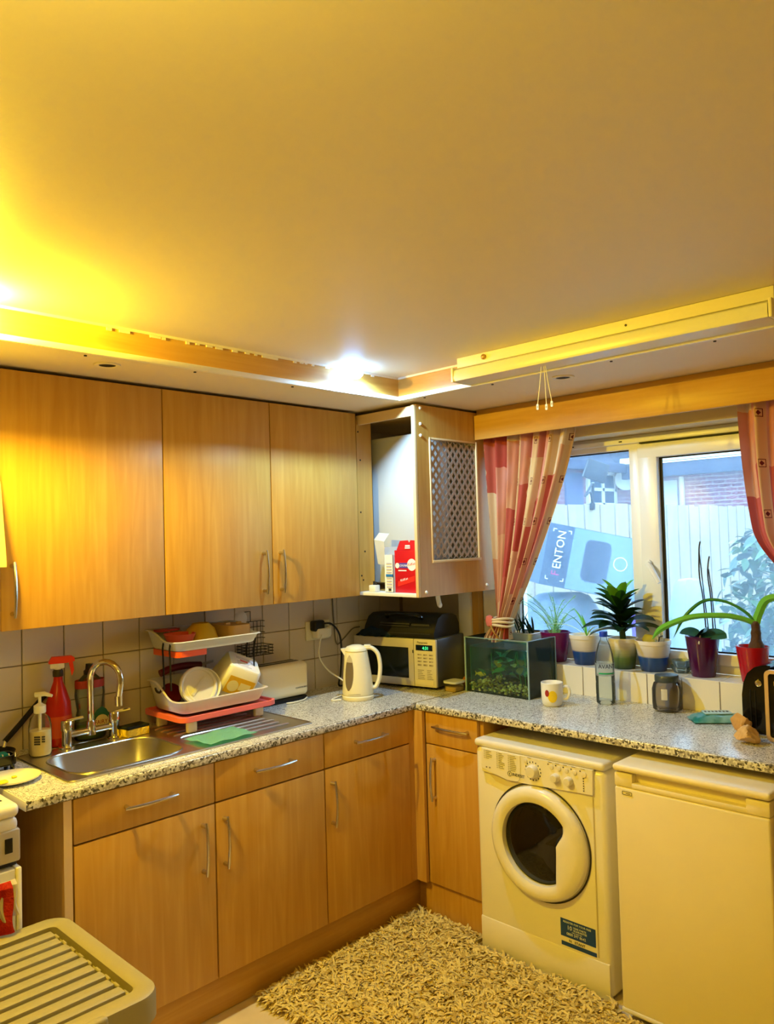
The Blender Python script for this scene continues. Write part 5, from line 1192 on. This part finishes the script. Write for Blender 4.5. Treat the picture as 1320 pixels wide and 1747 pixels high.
def banded(name, stops):
    """glaze bands by height in object space (object origin = pot foot)"""
    m = bpy.data.materials.new(name); t, b = nt(m); tc = t.nodes.new('ShaderNodeTexCoord'); s_ = t.nodes.new('ShaderNodeSeparateXYZ')
    nz = t.nodes.new('ShaderNodeTexNoise'); nz.inputs['Scale'].default_value = 1; mp = t.nodes.new('ShaderNodeMapping'); mp.inputs['Scale'].default_value = (8, 8, 260)
    t.links.new(tc.outputs['Object'], s_.inputs[0]); t.links.new(tc.outputs['Object'], mp.inputs[0]); t.links.new(mp.outputs[0], nz.inputs['Vector'])
    ad = t.nodes.new('ShaderNodeMath'); ad.operation = 'MULTIPLY_ADD'; ad.inputs[1].default_value = .014; t.links.new(nz.outputs['Fac'], ad.inputs[0]); t.links.new(s_.outputs[2], ad.inputs[2])
    mr = t.nodes.new('ShaderNodeMapRange'); mr.inputs['From Min'].default_value = .007; mr.inputs['From Max'].default_value = .137; t.links.new(ad.outputs[0], mr.inputs[0])
    r = ramp(t, stops); t.links.new(mr.outputs[0], r.inputs[0]); t.links.new(r.outputs[0], b.inputs['Base Color']); b.inputs['Roughness'].default_value = .3
    return m
BLUEP_ = banded('white_over_blue_glaze', [(0, (16, 46, 104)), (.46, (30, 72, 150)), (.50, (200, 190, 186)), (1, (238, 232, 224))])
GREENP = banded('white_over_green_glaze', [(0, (36, 60, 26)), (.35, (92, 116, 52)), (.62, (170, 172, 140)), (.85, (236, 230, 220)), (1, (240, 236, 228))])
PURP = mat('dark_purple_pot', (70, 14, 66), .15); PURP2 = mat('magenta_pot', (104, 14, 84), .2); REDP = mat('red_pot', (170, 20, 34), .15)
def soil(parent, c, r, h): obj('soil', MB().lathe([(r, 0), (r*.6, .004), (0, .006)], (c[0], c[1], c[2]+h), 24), SOIL, parent)
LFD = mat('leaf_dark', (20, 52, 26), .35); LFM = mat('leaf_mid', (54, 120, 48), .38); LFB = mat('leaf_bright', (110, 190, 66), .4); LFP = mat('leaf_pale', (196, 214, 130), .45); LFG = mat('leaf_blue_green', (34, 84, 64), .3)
# aloe in white trough
al = thing('aloe_plant', 'spiky dark aloe in a white trough behind the fish tank', 'plant', (.065, -.722, ZSL))
ring_ = MB(); rows = []
for z, s_ in ((0, .88), (.115, 1), (.12, 1.03), (.121, .93), (.10, .9)): rows.append([(.068+x*s_, -.722+y*s_, ZSL+z) for x, y in rrect(-.05, -.083, .05, .083, .018, 5)])
ring_.grid(rows, closed=True); ring_.bm.verts.ensure_lookup_table(); ring_.bm.faces.new(ring_.bm.verts[:24][::-1]); obj('trough', ring_, mat('white_ceramic', (232, 228, 222), .3), al)
obj('soil', MB().prism(rrect(.024, -.796, .112, -.648, .014), .005, Matrix.Translation((0, 0, ZSL+.104))), SOIL, al)
for i in range(17):
    mb = blade(MB(), (.07+R.uniform(-.02, .02), -.735+R.uniform(-.045, .05), ZSL+.107), R.uniform(0, 6.28), R.uniform(.9, 1.45), R.uniform(.07, .14), .011, R.uniform(.1, .7), .5)
    obj('leaf', mb, LFD, al)
# feathery plant in magenta pot
ap = thing('feathery_plant', 'feathery pale green plant in a magenta pot', 'plant', (.068, -.902, ZSL)); c = (.068, -.902, ZSL)
pot(ap, c, .050, .068, .135, PURP2, False); soil(ap, c, .060, .118)
fo_ = MB()
for i in range(22):
    az = R.uniform(0, 6.28); L = R.uniform(.10, .24); e = R.uniform(.9, 1.5)
    if i < 4: L = R.uniform(.24, .30); az = R.uniform(1.2, 2.2)
    pts = []; p = Vector((c[0]+R.uniform(-.02, .02), c[1]+R.uniform(-.02, .02), ZSL+.12)); 
    for k in range(9):
        pts.append(p.copy()); dd_ = Vector((math.cos(az)*math.cos(e)*.6, math.sin(az)*math.cos(e), math.sin(e))); p = p+dd_*L/8; e -= .10
    if p.x > .125 or any(q.x > .125 for q in pts): pts = [Vector((min(q.x, .122), q.y, q.z)) for q in pts]
    obj('stem', MB().tube(pts, .0011, 4), LFB, ap)
    for k in range(1, 9):
        for q in range(5):
            a = R.uniform(0, 6.28); base = pts[k].lerp(pts[k-1], R.random()); mb_l = R.uniform(.012, .026)
            tip = base+Vector((math.cos(a)*.5, math.sin(a), R.uniform(-.1, .7))).normalized()*mb_l
            tip.x = min(tip.x, .126)
            s_ = (tip-base).orthogonal().normalized()*.0011
            t = bmesh.new(); t.faces.new([t.verts.new(v) for v in (base+s_, base-s_, tip)]); fo_.merge(t)
obj('foliage', fo_, mat('feathery_leaf', (150, 206, 150), .6), ap, stuff=True)
# spider plant
sd = thing('spider_plant', 'young striped spider plant in a white and blue pot', 'plant', (.064, -1.056, ZSL)); c = (.064, -1.056, ZSL)
pot(sd, c, .046, .0665, .132, BLUEP_); soil(sd, c, .060, .115)
for az, el, L, w, dr in ((1.9, .75, .22, .016, 1.3), (1.4, 1.35, .15, .018, .7), (2.4, 1.2, .17, .016, .9), (-1.2, 1.25, .13, .018, .5), (-.9, .8, .13, .015, 1.2), (3.0, 1.45, .11, .013, .4), (4.4, 1.0, .10, .012, .9)):
    obj('leaf', blade(MB(), (c[0], c[1]-.012, ZSL+.12), az, el, L, w, dr), LFB if el > 1 else LFP, sd)
# dracaena
dc = thing('dracaena', 'bushy dark green plant with broad leaves in a green-tinted pot', 'plant', (.066, -1.243, ZSL)); c = (.066, -1.243, ZSL)
pot(dc, c, .046, .0625, .130, GREENP); soil(dc, c, .057, .115)
obj('stem', MB().tube([(c[0], c[1], ZSL+.115), (c[0]-.012, c[1], ZSL+.20), (c[0]-.022, c[1]-.002, ZSL+.29)], [.014, .012, .009], 8), mat('green_stem', (70, 96, 50), .6), dc)
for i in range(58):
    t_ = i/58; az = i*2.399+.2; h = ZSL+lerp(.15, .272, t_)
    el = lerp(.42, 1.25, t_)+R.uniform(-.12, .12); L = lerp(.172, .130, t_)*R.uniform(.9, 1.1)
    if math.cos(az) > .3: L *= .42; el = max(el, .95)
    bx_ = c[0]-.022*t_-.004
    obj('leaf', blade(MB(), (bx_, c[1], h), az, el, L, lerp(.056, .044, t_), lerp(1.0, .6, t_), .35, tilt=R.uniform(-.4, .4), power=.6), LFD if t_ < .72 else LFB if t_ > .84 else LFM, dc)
# cutting in white and blue pot
ca = thing('cutting_pot', 'white and blue pot holding a single stubby cutting', 'plant', (.078, -1.371, ZSL)); c = (.078, -1.371, ZSL)
pot(ca, c, .052, .0735, .128, BLUEP_); soil(ca, c, .066, .111)
obj('cutting', MB().lathe([(0, 0), (.028, .002), (.03, .02), (.02, .036), (0, .04)], (c[0]-.01, c[1]+.012, ZSL+.112), 16, sx=.5), mat('yellow_green_cutting', (190, 186, 96), .5), ca)
obj('twig', MB().tube([(c[0]-.02, c[1]-.035, ZSL+.115), (c[0]-.025, c[1]-.042, ZSL+.145), (c[0]-.022, c[1]-.055, ZSL+.15)], .003, 5), INK, ca)
obj('twig', MB().tube([(c[0], c[1]-.02, ZSL+.115), (c[0], c[1]-.02, ZSL+.165)], .0012, 4), WPLAS, ca); obj('twig', MB().tube([(c[0], c[1]-.03, ZSL+.115), (c[0], c[1]-.029, ZSL+.166)], .0012, 4), WPLAS, ca)
gd = thing('glass_dish', 'stacked clear glass dishes on the sill', 'dish', (.095, -1.482, ZSL)); c = (.095, -1.482, ZSL)
for k, (r, z) in enumerate(((.040, 0), (.037, .022))):
    obj('dish', MB().lathe([(0, 0), (r*.7, 0), (r, .018), (r+.002, .03), (r-.001, .03), (r*.68, .004), (0, .004)], (c[0], c[1], c[2]+z), 28), glassy('dish_glass_%s' % 'ab'[k], (238, 246, 250), .03, .10, (200, 224, 236)), gd)
# orchid
oc = thing('orchid', 'flowerless orchid with broad leaves in a glossy dark purple pot', 'plant', (.068, -1.585, ZSL)); c = (.068, -1.585, ZSL)
pot(oc, c, .046, .0655, .160, PURP, False); soil(oc, c, .058, .145)
for az, el, L, w, dr, m_ in ((-1.75, .25, .115, .055, .5, LFG), (1.7, .5, .085, .045, .9, LFG), (-2.4, .75, .075, .042, .8, LFG), (3.3, .6, .06, .04, .9, LFD), (-1.0, .6, .05, .04, .6, LFD)):
    obj('leaf', blade(MB(), (c[0]-.015, c[1], ZSL+.160), az, el, L, w, dr, .2, 10, power=.5, tilt=.8 if math.sin(az) < 0 else -.7), m_, oc)
obj('root', MB().tube([(c[0]-.04, c[1]-.01, ZSL+.165), (c[0]-.058, c[1]-.012, ZSL+.150), (c[0]-.066, c[1]-.014, ZSL+.135)], .003, 5), mat('pale_root', (214, 206, 180), .7), oc)
for y0, y1, zt_ in ((-1.600, -1.584, 1.560), (-1.628, -1.618, 1.500)):
    x = c[0]+.008
    obj('flower_spike', MB().tube(spline([(x, y0, ZSL+.15), (x, lerp(y0, y1, .5), 1.33), (x+.002, y1+.004, 1.42), (x, y1, zt_-.03), (x, y1-.006, zt_)], 5), [.0028]*21, 6), mat('dark_spike', (44, 36, 34), .7), oc)
    obj('support_stick', MB().tube([(x-.006, y0-.014, ZSL+.15), (x-.004, lerp(y0, y1, .6)-.007, 1.36), (x-.002, y1-.001, zt_-.05)], .0022, 6), BLACK, oc)
    obj('spike_clip', MB().tube([(x, y0+.002, 1.27), (x-.006, y0-.016, 1.27)], .003, 5), BLACK, oc)
# bulb plant in red pot
bp_ = thing('bulb_plant', 'bulb with long strap leaves arching from a red pot', 'plant', (.055, -1.782, ZSL)); c = (.055, -1.782, ZSL)
pot(bp_, c, .042, .060, .136, REDP, False); soil(bp_, c, .054, .12)
BARKM = mat('scaly_bulb', (84, 58, 36), .9, bump=(60, .8))
obj('bulb_stem', MB().lathe([(.03, 0), (.028, .02), (.020, .035), (.017, .055), (.0195, .065), (.015, .08), (.0165, .092), (.009, .11), (0, .112)], (c[0]-.008, c[1]-.018, ZSL+.122), 18), BARKM, bp_)
bz = (c[0]-.010, c[1]-.018, ZSL+.22)
def strap(pts, w, m_):
    P = spline(pts, 6); rows = []
    for i, p in enumerate(P):
        t = i/(len(P)-1); d = (P[min(i+1, len(P)-1)]-P[max(i-1, 0)]).normalized(); s_ = d.cross(Vector((1, 0, .55))).normalized()
        ww = w*.5*(1 if t < .75 else max(.05, 1-((t-.75)/.25)**2))
        nrm = s_.cross(d)
        rows.append([p+s_*ww+nrm*ww*.4, p, p-s_*ww+nrm*ww*.4])
    return obj('leaf', MB().grid(rows), m_, bp_)
strap([bz, (bz[0]-.025, -1.755, 1.262), (-.005, -1.69, 1.272), (-.03, -1.58, 1.262), (-.04, -1.47, 1.215), (-.02, -1.415, 1.165)], .026, LFB)
strap([bz, (bz[0]-.01, -1.77, 1.285), (.02, -1.70, 1.325), (.01, -1.62, 1.325), (-.01, -1.55, 1.262), (-.02, -1.505, 1.175)], .014, LFM)
strap([bz, (bz[0]-.01, -1.815, 1.28), (.02, -1.85, 1.335), (.02, -1.91, 1.345), (.02, -1.97, 1.31)], .030, LFB)
# ------------------------------------------------------------------ lamps and ceiling fittings
bt_ = thing('strip_light', 'long white strip light batten above the window side', 'light', (-.70, -1.6, 2.2))
BAT = mat('batten_white', (236, 228, 204), .45); DIFF = mat('ribbed_diffuser', (226, 224, 214), .3)
obj('spine', MB().box((-.742, -2.165, 2.246), (-.6535, -1.026, 2.2855), .003), BAT, bt_)
df_ = MB().prism([(0, 0), (.108, 0), (.112, .012), (.108, .040), (.090, .049), (0, .049)], 1.135, Matrix(((-1, 0, 0, -.6545), (0, 0, -1, -1.018), (0, 1, 0, 2.1945), (0, 0, 0, 1))))
obj('diffuser', df_, DIFF, bt_)
for y in (-1.016, -2.156): obj('end_cap', MB().box((-.768, y-.010, 2.192), (-.6535, y+.0, 2.247), .003), BAT, bt_)
obj('knob', MB().lathe([(.010, 0), (.010, .006), (.006, .010), (0, .011)], n=16, M=Matrix.Translation((-.742, -1.155, 2.268)) @ Matrix.Rotation(-PI/2, 4, 'Y')), mat('brass_knob', (190, 150, 90), .35, metal=.6), bt_)
obj('screw_head', MB().cyl((-.744, -1.72, 2.266), (-.742, -1.72, 2.266), .004, n=8), INK, bt_)
for k, (y0, y1, zb_) in enumerate(((-1.386, -1.366, 2.045), (-1.398, -1.402, 2.040), (-1.404, -1.424, 2.048))):
    pc = thing('pull_cord', ('first' if k == 0 else 'middle' if k == 1 else 'last')+' of three white pull cords under the strip light, counted from the boiler', 'cord', (-.72, y0, zb_), group='white pull cords under the strip light')
    obj('string', MB().tube(spline([(-.72, y0, 2.1945), (-.72, lerp(y0, y1, .35), 2.14), (-.72, y1, zb_+.018)], 4), .0014, 5), WPLAS, pc)
    tg = MB(); ring_prism(tg, rrect(-.004, 0, .004, .020, .002, 2), rrect(-.002, .006, .002, .014, .001, 2), .004, FACE_B(-.718, y1, zb_)); obj('toggle', tg, WPLAS, pc)
for x, y, lab in ((-1.893, -.523, 'unlit recessed spotlight above the wall cupboards'), (-.519, -1.349, 'unlit recessed spotlight above the window worktop')):
    dl = thing('downlight', lab, 'light', (x, y, ZS-.006), group='recessed soffit spotlights')
    obj('ring', MB().lathe([(.042, .006), (.041, .001), (.032, 0), (.026, .003), (.026, .006)], (x, y, ZS-.006), 32), PAINT, dl)
    obj('lens', MB().lathe([(.026, 0), (0, 0)], (x, y, ZS-.0025), 24), DARKIN, dl)
le = thing('led_spotlight', 'bright blue-white spotlight on the ceiling beside the fascia', 'light', (-.955, -.665, 2.25))
obj('bracket', MB().cyl((-.955, -.668, 2.272), (-.955, -.668, 2.286), .02, n=18), WPLAS, le)
LED = mat('led_lens', (255, 255, 255), .5, emit=((120, 178, 255), 55))
obj('lens', MB().lathe([(0, -.020), (.026, -.018), (.038, -.006), (.036, .006), (.02, .012), (0, .013)], (-.955, -.676, 2.259), 28), LED, le)
# ------------------------------------------------------------------ cooker side
ck_ = thing('cooker', 'white free-standing cooker at the left edge', 'cooker', (-2.50, -.34, 0))
obj('body', MB().box((-2.79, -.612, .04), (-2.236, -.03, .868), .006), APPL, ck_)
obj('hob_lid', MB().box((-2.795, -.670, .884), (-2.233, -.04, .922), .016, 4), APPL, ck_)
obj('hob_rim', MB().box((-2.79, -.662, .846), (-2.234, -.04, .8835), .014, 3), APPL, ck_)
cpn = obj('control_panel', MB().box((-2.79, -.664, .765), (-2.230, -.60, .853), .007, 3), mat('satin_panel', (196, 186, 160), .35, metal=.3), ck_)
obj('switch', MB().box((-2.272, -.6665, .793), (-2.252, -.664, .832), .001), BLACK, cpn)
obj('knob', MB().lathe([(.017, 0), (.016, .014), (0, .016)], n=20, M=FACE_A(-2.305, -.664, .808)), BLACK, cpn)
obj('knob', MB().lathe([(.017, 0), (.016, .014), (0, .016)], n=20, M=FACE_A(-2.375, -.664, .808)), BLACK, cpn)
obj('hob_slot', MB().box((-2.31, -.62, .9222), (-2.262, -.61, .9235)), BLACK, ck_)
obj('dark_gap', MB().box((-2.785, -.645, .752), (-2.236, -.60, .764)), INK, ck_)
od = obj('oven_door', MB().box((-2.785, -.668, .12), (-2.2455, -.6125, .748), .005), mat('oven_door_enamel', (206, 198, 176), .35), ck_)
obj('door_trim', MB().box((-2.245, -.670, .12), (-2.230, -.6125, .750), .004), APPL, od)
obj('door_glass', MB().box((-2.70, -.6695, .2), (-2.31, -.6681, .60)), BLACKG, od)
obj('handle', MB().tube([(-2.74, -.695, .715), (-2.27, -.695, .715)], .008, 8).cyl((-2.285, -.70, .715), (-2.285, -.668, .715), .007, n=8).cyl((-2.72, -.70, .715), (-2.72, -.668, .715), .007, n=8), SATIN, od)
tw = thing('tea_towel', 'red and white tea towel hanging over the oven door handle', 'towel', (-2.33, -.70, .55))
def drape(x0, x1, z1, off, ph):
    return MB().grid([[(lerp(x0, x1, u)+.006*math.sin(6*t+ph)*(t), -.712-off-.009*math.sin(2*PI*2.2*u+ph)*(.3+t), lerp(.731, z1, t)-.012*math.sin(PI*u)*t) if t > 0 else (lerp(x0, x1, u), -.700-off*.5, .735) for u in [i/20 for i in range(21)]] for t in [j/14 for j in range(15)]], solid=.003)
obj('towel', drape(-2.42, -2.272, .61, .004, .4), mat('red_towel', (206, 42, 24), .95, bump=(150, .6), var=(26, (226, 70, 36))), tw)
obj('white_layer', drape(-2.33, -2.258, .65, -.004, 1.2), mat('white_towel', (236, 226, 206), .95), tw)
hd_ = thing('cooker_hood', 'cooker hood end jutting in at the left edge', 'hood', (-2.48, -.25, 1.555))
pf = [(0, 0), (.494, 0), (.494, .015), (.455, .24), (.30, .62), (0, .62)]
obj('shell', MB().prism(pf, .55, Matrix(((0, 0, -1, -2.2015), (-1, 0, 0, -.011), (0, 1, 0, 1.556), (0, 0, 0, 1)))), mat('hood_cream', (234, 218, 160), .4), hd_)
obj('filter', MB().box((-2.7, -.45, 1.550), (-2.25, -.08, 1.556)), STEEL, hd_)
# ------------------------------------------------------------------ storage box in the foreground
bx_ = thing('storage_box', 'large clear storage box with a grey-green ribbed lid', 'storage box', (-2.56, -.97, 0))
BX0, BX1, BY0, BY1, BZ = -2.94, -2.130, -1.243, -.690, .60
rows = []
for z, s_ in ((.0, .90), (.01, .92), (.53, .955), (.545, .985), (.55, .985)): rows.append([((BX0+BX1)/2+(x-(BX0+BX1)/2)*s_, (BY0+BY1)/2+(y-(BY0+BY1)/2)*s_, z) for x, y in rrect(BX0, BY0, BX1, BY1, .055, 6)])
m = MB().grid(rows, closed=True); m.bm.verts.ensure_lookup_table(); m.bm.faces.new(m.bm.verts[:28][::-1])
obj('tub', m, mat('milky_box', (214, 204, 190), .35), bx_)
lo = rrect(BX0, BY0, BX1, BY1, .06, 8); li = rrect(BX0+.045, BY0+.052, BX1-.045, BY1-.052, .02, 8)
rows = []
for f, z in ((0, BZ-.062), (0, BZ-.012), (.06, BZ-.003), (.2, BZ), (.85, BZ), (1, BZ-.004), (1.02, BZ-.026)):
    rows.append([(lerp(a[0], b[0], f), lerp(a[1], b[1], f), z) for a, b in zip(lo, li)])
m = MB().grid(rows, closed=True); m.bm.verts.ensure_lookup_table(); n_ = len(lo); m.bm.faces.new(m.bm.verts[len(m.bm.verts)-n_:])
lid = obj('lid', m, GREYLID, bx_, smooth=45)
nr = 9; y0, y1 = BY0+.062, BY1-.060; st_ = (y1-y0)/nr
for k in range(nr):
    a = y0+k*st_
    obj('rib', MB().box((BX0+.06, a+.010, BZ-.0258), (BX1-.060-.004*(k % 2), a+st_-.004, BZ-.008), .004, 2), GREYLID, lid)
    obj('rib_step', MB().box((BX1-.059, a+.006, BZ-.0258), (BX1-.050, a+st_-.016, BZ-.014), .003, 1), GREYLID, lid)
for x in (-2.30, -2.80):
    obj('clip', MB().box((x-.03, BY0-.012, BZ-.10), (x+.03, BY0+.012, BZ+.004), .008, 3), GREYLID, bx_)
# ------------------------------------------------------------------ shaggy rug
rg = thing('shag_rug', 'shaggy olive-beige rug on the floor before the units', 'rug', (-1.0, -1.5, 0))
RUGM = mat('rug_backing', (206, 180, 100), .95)
obj('backing', MB().box((-1.385, -.94, .001), (-.56, -.585, .010)).box((-1.40, -2.85, .001), (-.68, -.9401, .010)), RUGM, rg)
RM = [mat('shag_light', (232, 208, 126), .8), mat('shag_mid', (220, 194, 110), .85), mat('shag_dark', (196, 168, 90), .9)]
rr = random.Random(3); vs = []; fs = []; mi = []
for i in range(64000):
    while True:
        y = rr.uniform(-2.6, -.585); x = rr.uniform(-1.42, -.55)
        lim = -.562 if y > -.93 else -.632 if y > -1.56 else -.678
        if x < lim+.004*math.sin(40*y) and x > -1.39-.02*math.sin(9*y)*rr.random(): break
    az = rr.gauss(2.6, 1.5); L = rr.uniform(.026, .050); w = rr.uniform(.0038, .007); e = rr.uniform(.15, 1.0)
    # keep tufts clear of the units behind
    d = Vector((math.cos(az), math.sin(az), 0)); s_ = Vector((-d.y, d.x, 0)); p = Vector((x, y, .010)); b0 = len(vs); tw_ = rr.uniform(-1, 1)
    for k in range(4):
        t = k/3; ww = w*(1-.65*t*t); q = s_*math.cos(tw_*t)+Vector((0, 0, 1))*math.sin(tw_*t)
        vs += [tuple(p+q*ww), tuple(p-q*ww)]
        p = p+(d*math.cos(e)+Vector((0, 0, 1))*math.sin(e))*(L/3); e -= rr.uniform(.25, .75)
        if p.z < .013: p.z = .013
        m_ = -.548 if p.y > -.93 else -.618 if p.y > -1.54 else -.672
        if p.x > m_: p.x = m_
        if p.y > -.555: p.y = -.555
    for k in range(3):
        a = b0+2*k; fs.append((a, a+1, a+3, a+2)); mi.append(0 if (i*7) % 10 < 5 else 1 if (i*7) % 10 < 8 else 2)
me = bpy.data.meshes.new('shag_pile'); me.from_pydata(vs, [], fs)
for m_ in RM: me.materials.append(m_)
me.polygons.foreach_set('material_index', mi); me.polygons.foreach_set('use_smooth', [True]*len(fs))
o = bpy.data.objects.new('shag_pile', me); COL.objects.link(o); o['kind'] = 'stuff'; o.parent = rg; o.location = (1.0, 1.5, 0)
